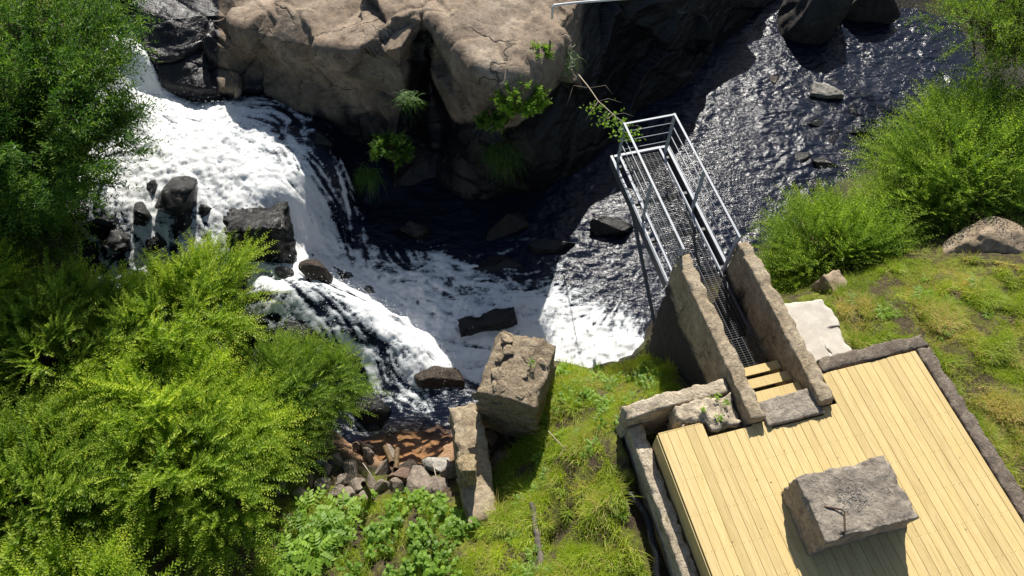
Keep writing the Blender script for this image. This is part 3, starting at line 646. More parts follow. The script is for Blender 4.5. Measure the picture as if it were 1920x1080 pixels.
# downstream
me = rough_box('pointed_stone', (.85, .42, .22), .04, .03, 8, .03, lambda V: np.stack([V[:, 0], V[:, 1] * (1 - .7 * sm(-.1, .42, V[:, 0])), V[:, 2]], 1))
o = link('boulder', me, M['rubble_grey']); o.location = P(1548, 178, -3.5); o.rotation_euler = (R(12), 0, R(-18)); tag(o, 'pale pointed flat stone lying in the rippled stream', 'rock')
rock('boulder', 1452, 150, -3.5, (.16, .2, .1), 23, 'brown_wet', 'small brown stone in the glittering stream')
rock('boulder', 1528, 30, -3.2, (1.15, .9, 1.3), 24, 'dark_rock', 'large grey boulder on the far bank of the stream', None, (0, 0, .2), lvl=5, lo=.5)
rock('boulder', 1640, 8, -3.1, (.85, .6, .7), 25, 'dark_rock', 'rounded grey boulder beyond the large one on the far bank', None, (0, 0, -.2))
rock('boulder', 1300, 75, -2.6, (.45, .4, .8), 26, 'wet_rock', 'black rock foot jutting from the shaded cliff')
for k, (px, py, s) in enumerate([(1530,235,.2),(1600,215,.22),(1612,248,.28),(1585,290,.26),(1545,310,.3),(1620,275,.2),(1560,265,.18),(1500,300,.24),(1640,330,.3),(1595,330,.3),(1530,350,.28)]):
    rock('stone', px, py, -3.52, (s * 1.3, s, s * .6), 40 + k, 'wet_rock', 'dark low stone breaking the stream beside the right shrubs', 'dark stones at the stream edge', (0, 0, k * 1.3), lvl=3)
rock('boulder', 1850, 455, -.85, (.88, .52, .36), 30, 'boulder', 'broad tan boulder lying in the grass under the right shrub', None, (0, 0, .12), lvl=5, lo=.5)
me = rough_box('square_stone', (.38, .42, .42), .04, .03, 9, .03)
o = link('stone', me, M['boulder']); o.location = P(1556, 538, -1.3) + Vector((0, 0, -.2)); o.rotation_euler = (.1, .1, R(25)); tag(o, 'square tan stone at the shrub edge above the flat slab', 'rock')
# broken flat slab by the right wall
def slab_warp(V): return np.stack([V[:, 0] - V[:, 1] * .10 + .06 * np.sin(V[:, 1] * 5) * (V[:, 0] > 0), V[:, 1] - V[:, 0] * .18 * (V[:, 1] > 0), V[:, 2]], 1)
me = rough_box('flat_slab', (.82, 1.2, .14), .04, .008, 10, .03, slab_warp, True, .003)
M['cream_slab'] = plain('smooth cream slab', (.42, .38, .32), (.56, .52, .45), 5, .9, .25)
o = link('stone_slab', me, M['cream_slab']); c = W(6.42, 4.5, -.68); o.location = c; o.rotation_euler = (R(3), R(-3), ALPHA); tag(o, 'broken pale flat slab lying against the right concrete wall', 'slab')
# masonry pier block
def pier_warp(V):
    x, y, z = V.T; t = z / 1.75
    return np.stack([x * (1 + .10 * (1 - t)) + .05 * (t - 1) + .06 * y * 0, y * (1 + .03 * (1 - t)), z - .10 * sm(.1, .5, np.abs(x - .1)) * sm(1.5, 1.75, z)], 1)
me = rough_box('pier_block', (1.06, 1.24, 1.85), .04, .045, 17, .05, pier_warp, True, .022)
o = link('masonry_pier', me, M['masonry']); c = (P(945,615,-1.1) + P(1045,640,-1.1) + P(1012,757,-1.1) + P(895,715,-1.1)) / 4
o.location = (c.x, c.y, -2.95); o.rotation_euler = (R(2), R(-1), R(-18)); tag(o, 'broken square masonry pier with rubble top beside the pool', 'pier')
pier = o
for k in range(26):
    rs = random.Random(200 + k); s = rs.uniform(.05, .14)
    st = link('stone', rock_mesh('pier_stone', (s * 1.25, s, s * .36), 300 + k, 12, 3), M['masonry'] if k % 3 else M['slab'], pier)
    st.location = (rs.uniform(-.4, .4), rs.uniform(-.5, .5), 1.81 + rs.uniform(0, .03)); st.rotation_euler = (rs.uniform(-.3, .3), rs.uniform(-.3, .3), rs.uniform(0, 6))
for k in range(22):                                # coursed stones showing on the near face
    rs = random.Random(500 + k); row = k // 5; s = rs.uniform(.1, .17)
    st = link('stone', rock_mesh('pier_stone', (s * 1.3, .06, s * .5), 340 + k, 12, 3), M['masonry'], pier)
    st.location = (-.42 + (k % 5) * .21 + rs.uniform(-.05, .05), -.60, .25 + row * .3 + rs.uniform(-.05, .05)); st.rotation_euler = (0, rs.uniform(-.2, .2), 0)
# leaning slab post
def lean_warp(V):
    x, y, z = V.T
    return np.stack([x * (1 - .10 * sm(.5, 1.1, y)) + .05 * np.sin(y * 2), y, z], 1)
A_ = P(862, 778, -2.15); B_ = P(905, 955, -2.25); mid = (A_ + B_) / 2; dv = B_ - A_
me = rough_box('leaning_slab', (.56, dv.length + .35, .62), .03, .03, 19, .05, lean_warp, True, .010)
o = link('stone_slab', me, M['slab']); o.location = mid + Vector((0, 0, -.55)); o.rotation_euler = (R(3), R(4), math.atan2(dv.y, dv.x) + R(90)); tag(o, 'long rounded stone slab lying between pool and grass', 'slab')
me = rough_box('timber_stub', (.3, .3, .6), .025, .03, 21, .05, None, True, .035)
o = link('timber_stub', me, M['rot_wood']); o.location = P(874, 900, -2.15) + Vector((0, 0, -.1)); o.rotation_euler = (R(-12), R(4), R(5)); tag(o, 'short rotten timber stub standing on the stone slab', 'timber')
# rubble
RUB = [(633,862,.2,.16,'rubble'),(662,885,.19,.15,'rubble'),(645,905,.13,.1,'rubble'),(690,860,.17,.14,'rubble'),(668,912,.15,.08,'rubble'),(700,905,.14,.1,'rubble'),(720,915,.17,.12,'rubble'),(745,920,.17,.1,'rubble'),(718,880,.17,.17,'rubble'),(750,895,.19,.15,'rubble_red'),(785,902,.30,.2,'rubble'),(822,868,.24,.14,'rubble_grey'),(818,915,.2,.12,'rubble'),(770,925,.13,.09,'rubble'),(612,885,.12,.1,'rubble'),(596,868,.13,.1,'rubble_grey'),(655,925,.14,.09,'rubble'),(630,925,.15,.09,'rubble'),(735,850,.17,.14,'rubble'),(765,875,.2,.14,'brown_wet'),(690,845,.16,.13,'brown_wet'),(608,910,.13,.1,'rubble'),(672,842,.12,.1,'rubble_red'),(640,942,.12,.07,'rubble'),(690,935,.13,.08,'rubble'),(580,900,.12,.09,'rubble_red'),(560,925,.14,.08,'rubble'),(530,915,.1,.07,'rubble_grey'),(845,890,.16,.12,'rubble'),
       (922,822,.16,.12,'rubble_red'),(935,860,.22,.15,'rubble_red'),(912,845,.11,.09,'rubble_grey'),(905,812,.12,.1,'rubble'),(948,812,.11,.08,'rubble'),(918,788,.13,.1,'rubble'),(870,770,.16,.16,'rubble_grey')]
for k, (px, py, s, h, m) in enumerate(RUB):
    p = P(px, py, -2.9); z = float(gz_at(p.x, p.y)[0]); p = P(px, py, z)
    z = float(gz_at(p.x, p.y)[0])
    o = link('rubble_stone', rock_mesh('rubble_stone', (s, s * (.6 + .3 * ((k * 7) % 5) / 5), h), 90 + k, 11, 3, .025, None, .28, .7), M[m]); o.data.polygons.foreach_set('use_smooth', [False] * len(o.data.polygons)); o.scale = (1.25,) * 3
    o.location = (p.x, p.y, z + h * .45); o.rotation_euler = (.3 * math.sin(k), .3 * math.cos(k * 2), k * 1.7)
    side_ = 'under the spreading shrub' if px < 650 else 'beside the upright pipe' if px < 735 else 'beside the masonry pier' if px > 880 else 'beside the stone slab' if px > 800 else 'in the middle of the heap'
    lab = {'rubble': 'angular tan rubble stone ' + side_, 'rubble_grey': 'pale grey rubble stone ' + side_, 'rubble_red': 'reddish rubble stone ' + side_, 'brown_wet': 'wet brown stone where the heap meets the brown pool'}[m]
    tag(o, lab, 'stone', 'rubble stones: ' + lab)
# stones under the brown pool
for k, (px, py, s) in enumerate([(815,805,.2),(840,825,.18),(800,790,.16),(770,770,.15)]):
    o = link('stone', rock_mesh('pool_stone', (s * 1.4, s, s * .5), 140 + k, 10, 3), M['rubble_red']); o.location = P(px, py, -3.42) ; tag(o, 'reddish stone under the clear shallow water', 'stone', 'stones on the brown pool bed')
rock('stone', 735, 806, -3.35, (.14, .1, .09), 151, 'wet_rock', 'small black stone poking out of the brown pool')
for k, (a, b) in enumerate([((722, 838), (735, 868)), ((745, 842), (742, 880))]):
    m_ = MB(); m_.tube([P(*a, -3.22), P(*b, -2.95)], .05, 12, False); m_.tube([P(*b, -2.95), P(*a, -3.22)], .043, 12, False)
    o = m_.build('iron_pipe', M['pipe'], None, True); tag(o, 'rusty pipe end lying in the brown pool among rubble', 'pipe', 'pipe ends in the brown pool')
p = P(697, 935, -2.75); top = P(698, 866, -2.0)
m_ = MB(); m_.tube([(p.x, p.y, -3.0), (p.x, p.y, -1.9)], .045, 12, False); m_.tube([(p.x, p.y, -1.9), (p.x, p.y, -3.0)], .036, 12, False)
o = m_.build('iron_pipe', M['pipe'], None, True); tag(o, 'upright rusty pipe standing open ended in the rubble', 'pipe')

# ------------------------------------------------------------------ deck (deck frame: x across, y along)
deck = empty('wooden_deck', (0, 0, 0), ALPHA); tag(deck, 'new pale pine deck of parallel boards inside concrete footing', 'deck')
BW, GAP = .1385, .0035
def board_end(v):
    r = random.Random(int(v * 1000))
    if v < 3.72: return 3.25
    if v < 4.40: return 3.035
    if v < 4.68: return 3.055
    if v < 5.55: return 2.93
    if v < 5.78: return 3.05
    return 3.555 + r.uniform(-.006, .006)
v = 3.035; k = 0
def bevel_box(name, x0, x1, y0, y1, z0, z1, b=.004):
    bm = bmesh.new(); bmesh.ops.create_cube(bm, size=1)
    for q in bm.verts: q.co = ((x0 + x1) / 2 + q.co.x * (x1 - x0), (y0 + y1) / 2 + q.co.y * (y1 - y0), (z0 + z1) / 2 + q.co.z * (z1 - z0))
    bmesh.ops.bevel(bm, geom=bm.edges[:], offset=b, segments=1, affect='EDGES')
    me = bpy.data.meshes.new(name); bm.to_mesh(me); bm.free(); return me
rb = random.Random(3)
while v < 7.41:
    e = board_end(v + BW / 2); x1 = min(v + BW - GAP, 7.42)
    link('deck_board', bevel_box('deck_board', v, x1, -1.6, e, -.034 + rb.uniform(-.001, .001), rb.uniform(-.0012, .0012)), M['wood'], deck)
    v += BW
for z0, z1 in ((-.22, -.037), (-.41, -.224), (-.60, -.414)):
    link('fascia_board', bevel_box('fascia_board', 3.012, 3.034, -1.6, 3.25, z0, z1), M['wood'], deck)
link('fascia_board', bevel_box('fascia_board', 3.036, 3.70, 3.251, 3.272, -.3, -.002), M['wood'], deck)
for j in range(9):
    link('joist', bevel_box('joist', 3.04, 7.4, -1.5 + j * .5, -1.455 + j * .5, -.2, -.036), M['wood'], deck)
sc = MB()
for j in range(8):
    v = 3.035
    while v < 7.35:
        y = -1.0 + j * .5 + .022
        if y < board_end(v + BW / 2) - .02:
            for dx in (.025, .105):
                sc.box((v + dx - .0035, y - .0035, -.001), (v + dx + .0035, y + .0035, .0022))
        v += BW
o = sc.build('deck_screws', M['iron'], deck); o['kind'] = 'stuff'

# steps down to the grating
steps = empty('wooden_steps', (0, 0, 0), ALPHA); tag(steps, 'three pale pine treads leading down between the concrete walls', 'steps')
for (y0, y1, zt) in ((3.39, 3.56, -.10), (3.67, 3.83, -.24), (3.945, 4.09, -.38)):
    link('tread', bevel_box('tread', 4.70, 5.46, y0, y1, zt - .04, zt), M['wood'], steps)

for v_ in (4.72, 5.42): link('stringer', bevel_box('stringer', v_, v_ + .03, 3.42, 4.06, -.75, -.43), M['wood'], steps)

# concrete work
def cbox(name, v0, v1, u0, u1, z0, z1, mat, label, seed, step=.04, amp=.010, chip=.045, warp=None, cat_='wall', fine=.010):
    d_u = (u1 - u0) / 2
    me = rough_box(name, (v1 - v0, u1 - u0, z1 - z0), step, amp, seed, chip, warp, True, fine, (v0, u0, z0), (lambda q: 1 - sm(-1.5, -.5, q[:, 2] + .5 * fbm(q * 1.3, 3, 14) - .55 * sm(4.6, 5.8, q[:, 1] + d_u))) if z0 < -3 else None)  # wet stain and shade painted together, darker low and towards the far end
    o = link(name, me, M[mat]); o.location = W((v0 + v1) / 2, (u0 + u1) / 2, z0); o.rotation_euler = (0, 0, ALPHA)
    return tag(o, label, cat_)
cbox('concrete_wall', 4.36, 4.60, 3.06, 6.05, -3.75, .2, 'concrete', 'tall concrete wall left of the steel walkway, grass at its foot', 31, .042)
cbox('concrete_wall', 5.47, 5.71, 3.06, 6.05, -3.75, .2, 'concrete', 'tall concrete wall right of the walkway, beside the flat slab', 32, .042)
cbox('concrete_sill', 4.62, 5.52, 2.95, 3.36, -.8, .07, 'concrete_grey', 'grey concrete sill between deck and wooden steps', 33, .03, .008, .03, None, 'sill')
cbox('footing', 2.70, 4.35, 3.63, 3.86, -1.6, .0, 'concrete_pale', 'pale concrete footing running from left wall towards the grass', 34, .04, .012, .035, lambda V: np.stack([V[:, 0], V[:, 1], V[:, 2] - .14 * sm(-.2, -.8, V[:, 0])], 1), 'footing')
cbox('broken_masonry', 3.40, 4.34, 3.11, 3.615, -1.3, .03, 'concrete_pale', 'broken pale masonry corner with weeds, beside the deck boards', 35, .035, .07, .08, lambda V: np.stack([V[:, 0], V[:, 1] + np.where(V[:, 0] < -.08, .15 * sm(.1, -.25, V[:, 1]), 0), V[:, 2]], 1), 'masonry', .03)
cbox('footing', 2.755, 2.99, -1.6, 3.615, -1.7, -.42, 'concrete_pale', 'low concrete footing along the left side of the deck', 36, .04, .010, .04, None, 'footing')
cbox('footing', 5.84, 7.66, 3.575, 3.80, -1.2, .03, 'concrete_dark', 'lichen dark concrete footing across the head of the deck', 37, .04, .007, .03, None, 'footing')
cbox('footing', 7.435, 7.66, -1.6, 3.57, -1.2, .03, 'concrete_dark', 'lichen dark concrete footing along the lawn side of the deck', 38, .04, .007, .03, None, 'footing')

# block on the deck
def blk_warp(V):
    x, y, z = V.T; t = z / .62
    top = sm(.5, .6, z)
    dip = -.03 * np.exp(-((x / .38) ** 2 + ((y + .02) / .25) ** 2) ** 2)
    return np.stack([x * (1.06 - .06 * t) + .10 * (1 - t) * (x > 0) * x / .6, y * (1.03 - .03 * t), z + top * dip], 1)
me = rough_box('block', (1.29, .86, .62), .022, .03, 41, .04, blk_warp, True, .010)
blk = link('concrete_block', me, M['concrete_grey']); blk.location = W(5.05, 1.60, .003); blk.rotation_euler = (0, 0, ALPHA)
tag(blk, 'rough grey concrete block with bent iron bar on the deck', 'concrete block')
rsb = np.random.RandomState(9); n_ = 500
bx_, by_ = rsb.normal(0, .2, n_), rsb.normal(0, .12, n_)
O_ = np.array([(1,0,0),(-1,0,0),(0,1,0),(0,-1,0),(0,0,1)], float); rr = rsb.uniform(.004, .011, n_)
Vb = (np.stack([bx_, by_, .588 + rsb.uniform(0, .012, n_)], 1)[:, None] + O_[None] * rr[:, None, None]).reshape(-1, 3)
Fb = (np.array([(0,2,4),(2,1,4),(1,3,4),(3,0,4)])[None] + 5 * np.arange(n_)[:, None, None]).reshape(-1, 3)
ob = link('grit', npmesh('grit', Vb, Fb), M['rubble_grey'], blk); ob['kind'] = 'stuff'
m_ = MB(); m_.tube([(-.47, .0, .60), (-.45, -.02, .625), (-.27, -.10, .628), (-.25, -.14, .626), (-.37, -.37, .622), (-.38, -.38, .58)], .0125, 8)
m_.build('iron_bar', M['iron'], blk, True)

# ------------------------------------------------------------------ steel walkway
wk = empty('steel_walkway', W(4.95, 6.0, -.6), ALPHA); tag(wk, 'galvanised steel grating walkway with handrails jutting over the stream', 'walkway')
def wb(name, v0, v1, u0, u1, z0, z1, mat='galv', parent=wk):
    o = link(name, bevel_box(name, v0 - 4.95, v1 - 4.95, u0 - 6, u1 - 6, z0 + .6, z1 + .6, .002), M[mat], parent); return o
def grating(v0, v1, u0, u1, z):
    m = MB(); u = u0
    while u <= u1 + 1e-6:
        m.box((v0 - 4.95, u - 6 - .002, z + .6 - .03), (v1 - 4.95, u - 6 + .002, z + .6)); u += .042
    v_ = v0 + .02
    while v_ < v1:
        m.box((v_ - 4.95 - .003, u0 - 6, z + .6 - .008), (v_ - 4.95 + .003, u1 - 6, z + .6 + .0012)); v_ += .098
    for ve in (v0, v1): m.box((ve - 4.95 - .002, u0 - 6, z + .6 - .03), (ve - 4.95 + .002, u1 - 6, z + .6 + .0006))
    o = m.build('grating_panel', M['galv_dark'], wk); o['kind'] = 'stuff'
for u0, u1 in ((4.72, 5.84), (5.85, 6.97), (6.98, 8.05), (8.06, 9.04)): grating(4.61, 5.30, u0, u1, -.60)
grating(4.64, 5.36, 4.10, 4.70, -.545)
for v0, v1, n in ((4.51, 4.555, 'edge_angle'), (5.345, 5.39, 'edge_angle')):
    wb(n, v0, v1, 6.07, 9.10, -.62, -.585); wb(n, v0, v1, 4.72, 6.068, -.62, -.595, 'galv_dark')  # darker steel between the walls stands in for the shadow there
wb('edge_angle', 4.50, 5.40, 9.102, 9.16, -.62, -.585)
for v0, v1 in ((4.345, 4.40), (5.505, 5.56)):
    wb('beam', v0, v1, 6.07, 9.16, -.60, -.588); b_ = wb('beam_web', v0 + .002 if v0 < 5 else v1 - .012, v0 + .012 if v0 < 5 else v1 - .002, 6.07, 9.16, -.80, -.602, 'galv_dark')
    wb('beam', v0, v1, 6.07, 9.16, -.815, -.803, 'galv_dark')
for u_ in (6.12, 7.0, 7.9, 8.85): wb('cross_member', 4.42, 5.49, u_, u_ + .06, -.72, -.635, 'galv_dark')
wb('end_plate', 4.42, 4.495, 9.10, 9.158, -.60, -.588); wb('end_plate', 5.405, 5.495, 9.10, 9.158, -.60, -.588)
for u_ in (6.08, 7.55, 9.0):
    for v_ in (4.455, 5.45):
        po = wb('post', v_ - .02, v_ + .02, u_ - .03, u_ + .03, -.80, .385)
        wb('foot_plate', v_ - .04, v_ + .04, u_ - .05, u_ + .05, -.82, -.805, 'galv_dark', po)
        for z_ in (-.66, -.74): wb('bolt', v_ - .027, v_ + .027, u_ - .009, u_ + .009, z_ - .009, z_ + .009, 'galv', po)
for v_ in (4.455, 5.45):
    wb('handrail', v_ - .02, v_ + .02, 6.03, 9.03, .386, .404)
    for z in (-.35, -.11, .13):
        m_ = MB(); m_.tube([(v_ - 4.95, .08, z + .6), (v_ - 4.95, 3.0, z + .6)], .008, 8); m_.build('guard_rod', M['galv'], wk, True)
wb('handrail', 4.476, 5.429, 8.98, 9.02, .386, .404)
for z in (-.30, -.06, .18):
    m_ = MB(); m_.tube([(4.475 - 4.95, 3.0, z + .6), (5.43 - 4.95, 3.0, z + .6)], .008, 8); m_.build('guard_rod', M['galv'], wk, True)
for v_ in (4.40, 5.51):
    m_ = MB(); m_.tube([(v_ - 4.95, 1.9, -.24), (v_ - 4.95, .06, -1.5)], .04, 4); m_.build('brace', M['galv_dark'], wk)

# corrugated drain pipe in the trench
pts = [W(2.52, 2.95, -1.0), W(2.57, 2.74, -.93), W(2.66, 2.45, -.88), W(2.67, 2.23, -.87), W(2.63, 2.0, -.87), W(2.62, 1.77, -.88), W(2.55, 1.57, -.93), W(2.52, 1.2, -1.0)]
pa = cat(np.array([q[:] for q in pts]), 330); rad = [.062 if (i // 2) % 2 else .048 for i in range(330)]
m_ = MB(); m_.tube([Vector(q) for q in pa], rad, 12); o = m_.build('drain_pipe', M['plastic']); tag(o, 'black corrugated drain pipe lying in the trench', 'pipe')
# half buried timber, twigs, tube on the cliff
a, b = P(1000, 955, 0), P(1022, 1085, 0)
a, b = P(998, 940, -1.75), P(1020, 1090, -1.6)
me = rough_box('timber', (.1, (b - a).length, .14), .04, .02, 44, .03); o = link('timber', me, M['old_timber']); o.location = (a + b) / 2; o.location.z = float(gz_at(o.location.x, o.location.y)[0]) - .02; o.rotation_euler = (R(-8), 0, math.atan2((b - a).y, (b - a).x) + R(90)); tag(o, 'weathered grey timber half buried in the grass', 'timber')
for k, (q0, q1) in enumerate([((1028, 808), (1080, 868)), ((1062, 832), (1046, 862)), ((680, 868), (706, 905)), ((812, 870), (824, 920))]):
    z0 = -1.7 if k < 2 else -2.5
    m_ = MB(); A1, B1 = P(*q0, z0), P(*q1, z0 + .05); m_.tube([A1, (A1 + B1) / 2 + Vector((0, 0, .03)), B1], [.01, .009, .006], 6)
    o = m_.build('stick', M['twig'], None, True); tag(o, ['long thin dry stick lying over the gully in the grass', 'short dry stick crossing the long one', 'dry stick leaning among the rubble', 'dry stick standing by the stone slab'][k], 'stick')
m_ = MB(); c0 = P(1036, 14, 1.35); m_.tube([c0 + Vector((0, 0, -.25)), c0, c0 + Vector((.03, .03, .03)), P(1090, 4, 1.5), P(1180, -3, 1.6), P(1225, -25, 1.62)], .022, 10)
o = m_.build('tube_rail', M['tube_white'], None, True); tag(o, 'pale bent metal tube at the cliff edge above the dark bank', 'tube')

# ------------------------------------------------------------------ plants
def leaves_mesh(name, pos, dirs, nrm, ln, wd, lc, fold=.15):
    """diamond leaves, two triangles each, folded along the midrib"""
    d = dirs / np.maximum(np.linalg.norm(dirs, axis=1, keepdims=True), 1e-6)
    s = np.cross(d, nrm); s /= np.maximum(np.linalg.norm(s, axis=1, keepdims=True), 1e-6)
    n = np.cross(s, d)
    L = ln[:, None]; Wd = wd[:, None]
    a = pos; t = pos + d * L - n * L * .12; m = pos + d * L * .45
    l = m + s * Wd * .5 + n * Wd * fold; r = m - s * Wd * .5 + n * Wd * fold
    V = np.stack([a, l, t, r], 1).reshape(-1, 3); N = len(pos)
    F = (np.array([(0, 2, 1), (0, 3, 2)])[None] + 4 * np.arange(N)[:, None, None]).reshape(-1, 3)
    return npmesh(name, V, F, False, {'lc': np.repeat(lc, 4)})
def rv(rs, n): return rs.normal(size=(n, 3))
def foliage(rs, lobes, base, nstem, ntwig, nleaf, ll, lw, arch=.5, twig=(.3, .7), updir=.35, droop=0.0, inner=.35, planar=False):
    """arching stems from base into the lobes; feathery twigs with alternate leaves. returns stems, leaf arrays"""
    stems = []; Pp, Dd, Nn, Ll, Cc = [], [], [], [], []
    wts = np.array([l[1][0] * l[1][1] for l in lobes]); wts = wts / wts.sum()
    for s in range(nstem):
        c, r = lobes[rs.choice(len(lobes), p=wts)]; c = np.array(c); r = np.array(r)
        d = rs.normal(size=3); d[2] = abs(d[2]) * .9 - .15; d /= np.linalg.norm(d)
        e = c + d * r * rs.uniform(.75, 1.08)
        b = np.array(base) + np.append(rs.normal(0, .18, 2), 0) * max(r)
        mid = b * .35 + e * .65 + np.array([0, 0, arch * np.linalg.norm(e - b) * .45]); 
        t = np.linspace(0, 1, 9)[:, None]; cur = (1 - t) ** 2 * b + 2 * t * (1 - t) * mid + t ** 2 * e
        stems.append(cur)
        tt = inner + (1 - inner) * rs.rand(ntwig) ** .8; tt[-1] = 1
        tp = ((1 - tt) ** 2)[:, None] * b + (2 * tt * (1 - tt))[:, None] * mid + (tt ** 2)[:, None] * e
        tan = 2 * (1 - tt)[:, None] * (mid - b) + 2 * tt[:, None] * (e - mid); tan /= np.linalg.norm(tan, axis=1, keepdims=True)
        out = (tp - c) / r; out /= np.maximum(np.linalg.norm(out, axis=1, keepdims=True), 1e-6)
        td = tan * .7 + out * .6 + rv(rs, ntwig) * .45 + np.array([0, 0, updir]); td /= np.linalg.norm(td, axis=1, keepdims=True)
        tl = rs.uniform(*twig, ntwig)
        shade = rs.uniform(-.15, .15)
        tone = np.clip(rs.normal(.5 + shade, .22, ntwig), 0, .97)
        k = np.linspace(.05, 1, nleaf)
        tz = np.zeros((ntwig, nleaf, 3)); tz[..., 2] = -(droop * tl[:, None] * k[None] ** 2)
        lp = tp[:, None] + td[:, None] * (tl[:, None] * k)[..., None] + tz
        sid = np.cross(td, np.array([0, 0, 1.0])); sid /= np.maximum(np.linalg.norm(sid, axis=1, keepdims=True), 1e-6)
        up2 = np.cross(sid, td)
        ph = (np.arange(nleaf) * 2.4)[None] + rs.rand(ntwig)[:, None] * 6
        ld = td[:, None] * .75 + sid[:, None] * np.cos(ph)[..., None] + up2[:, None] * (np.sin(ph) * .75 + .1)[..., None]
        if planar:
            sgn = np.where(np.arange(nleaf) % 2, 1.0, -1.0)[None, :, None]
            ld = td[:, None] * .8 + sid[:, None] * sgn * .9 + up2[:, None] * .25
        ld = ld + rs.normal(0, .22, ld.shape)
        ln = np.tile(np.array([0, 0, 1.0]), (ntwig * nleaf, 1)) + rs.normal(0, .45, (ntwig * nleaf, 3))
        Pp.append(lp.reshape(-1, 3)); Dd.append(ld.reshape(-1, 3)); Nn.append(ln)
        Ll.append((rs.uniform(.7, 1.25, (ntwig, nleaf)) * (1.05 - .45 * k[None] ** 3)).ravel())
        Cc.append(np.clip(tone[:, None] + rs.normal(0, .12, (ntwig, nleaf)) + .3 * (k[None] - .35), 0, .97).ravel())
    Pp, Dd, Nn, Ll, Cc = map(np.concatenate, (Pp, Dd, Nn, Ll, Cc))
    Cc[rs.rand(len(Cc)) < .0015] = 1.0
    return stems, (Pp, Dd, Nn, ll * Ll, lw * Ll, Cc)
def plant(name, kind, lobes, base, seed, label, cat_, mat, nstem, ntwig, nleaf, ll, lw, group=None, stem_r=.012, parts=('stems', 'foliage'), **kw):
    rs = np.random.RandomState(seed)
    base = Vector(base); L = [((Vector(c) - base)[:], r) for c, r in lobes]
    stems, lv = foliage(rs, L, (0, 0, 0), nstem, ntwig, nleaf, ll, lw, **kw)
    root = empty(name, base); tag(root, label, cat_, group)
    m = MB()
    if kind == 'tree':
        top = np.mean([c for c, r in L], axis=0)
        m.tube([Vector((0, 0, -.3)), Vector(top * .4), Vector(top * .9)], [.16, .12, .05], 10)
    for s in stems: m.tube([Vector(q) for q in s], list(np.linspace(stem_r, stem_r * .25, len(s))), 4, False)
    m.build(parts[0], M['bark'], root, True)
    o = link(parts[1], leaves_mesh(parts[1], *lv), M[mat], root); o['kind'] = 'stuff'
    return root
def at(px, py, z): return P(px, py, z)[:]
def gbase(px, py, z0=-2):
    z = z0
    for _ in range(5):
        q = P(px, py, z); z = float(gz_at(q.x, q.y)[0])
    return (q.x, q.y, z - .03)
TP = ('trunk', 'crown')
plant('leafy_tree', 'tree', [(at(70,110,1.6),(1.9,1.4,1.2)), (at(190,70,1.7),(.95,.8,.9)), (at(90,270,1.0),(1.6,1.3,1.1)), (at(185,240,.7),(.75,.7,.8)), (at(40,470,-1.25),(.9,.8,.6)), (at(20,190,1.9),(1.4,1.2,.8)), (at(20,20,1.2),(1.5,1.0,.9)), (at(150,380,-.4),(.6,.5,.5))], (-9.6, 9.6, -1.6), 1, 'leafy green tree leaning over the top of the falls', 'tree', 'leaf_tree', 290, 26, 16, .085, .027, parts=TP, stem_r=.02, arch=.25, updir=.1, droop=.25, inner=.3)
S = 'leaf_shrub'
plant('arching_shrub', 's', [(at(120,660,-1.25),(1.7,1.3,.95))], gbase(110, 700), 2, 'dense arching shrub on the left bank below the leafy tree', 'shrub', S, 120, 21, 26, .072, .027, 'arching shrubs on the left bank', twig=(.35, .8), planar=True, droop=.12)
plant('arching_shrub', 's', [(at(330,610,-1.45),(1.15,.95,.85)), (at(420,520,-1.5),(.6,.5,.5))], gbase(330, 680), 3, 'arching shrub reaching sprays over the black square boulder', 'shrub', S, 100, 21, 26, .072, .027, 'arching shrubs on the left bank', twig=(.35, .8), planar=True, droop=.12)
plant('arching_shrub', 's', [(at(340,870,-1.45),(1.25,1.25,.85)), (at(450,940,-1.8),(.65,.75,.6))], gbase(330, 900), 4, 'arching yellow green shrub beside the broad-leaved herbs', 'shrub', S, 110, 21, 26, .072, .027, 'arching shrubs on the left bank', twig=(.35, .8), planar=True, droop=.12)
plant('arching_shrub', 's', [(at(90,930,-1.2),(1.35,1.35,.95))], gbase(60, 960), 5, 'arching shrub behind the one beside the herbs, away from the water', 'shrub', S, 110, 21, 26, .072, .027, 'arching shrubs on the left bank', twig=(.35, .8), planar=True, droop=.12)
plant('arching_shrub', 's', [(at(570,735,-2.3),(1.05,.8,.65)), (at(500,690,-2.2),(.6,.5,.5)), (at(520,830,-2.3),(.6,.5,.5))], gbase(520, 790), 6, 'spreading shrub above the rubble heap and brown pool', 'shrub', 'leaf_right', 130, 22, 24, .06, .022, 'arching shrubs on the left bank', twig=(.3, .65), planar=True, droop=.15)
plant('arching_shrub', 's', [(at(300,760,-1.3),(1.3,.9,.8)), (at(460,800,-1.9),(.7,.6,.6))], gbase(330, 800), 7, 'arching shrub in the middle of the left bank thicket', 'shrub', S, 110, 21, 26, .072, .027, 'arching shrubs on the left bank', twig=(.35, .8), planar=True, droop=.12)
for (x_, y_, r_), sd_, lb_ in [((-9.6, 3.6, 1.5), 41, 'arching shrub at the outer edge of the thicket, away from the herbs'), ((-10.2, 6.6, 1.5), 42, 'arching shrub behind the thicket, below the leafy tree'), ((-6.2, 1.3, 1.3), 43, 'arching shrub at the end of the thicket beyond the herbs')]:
    z_ = float(gz_at(x_, y_)[0]); plant('arching_shrub', 's', [((x_, y_, z_ + .75), (r_, r_ * .85, .85))], (x_, y_, z_ - .03), sd_, lb_, 'shrub', S, 80, 21, 24, .072, .027, 'arching shrubs on the left bank', twig=(.35, .8), planar=True, droop=.12)
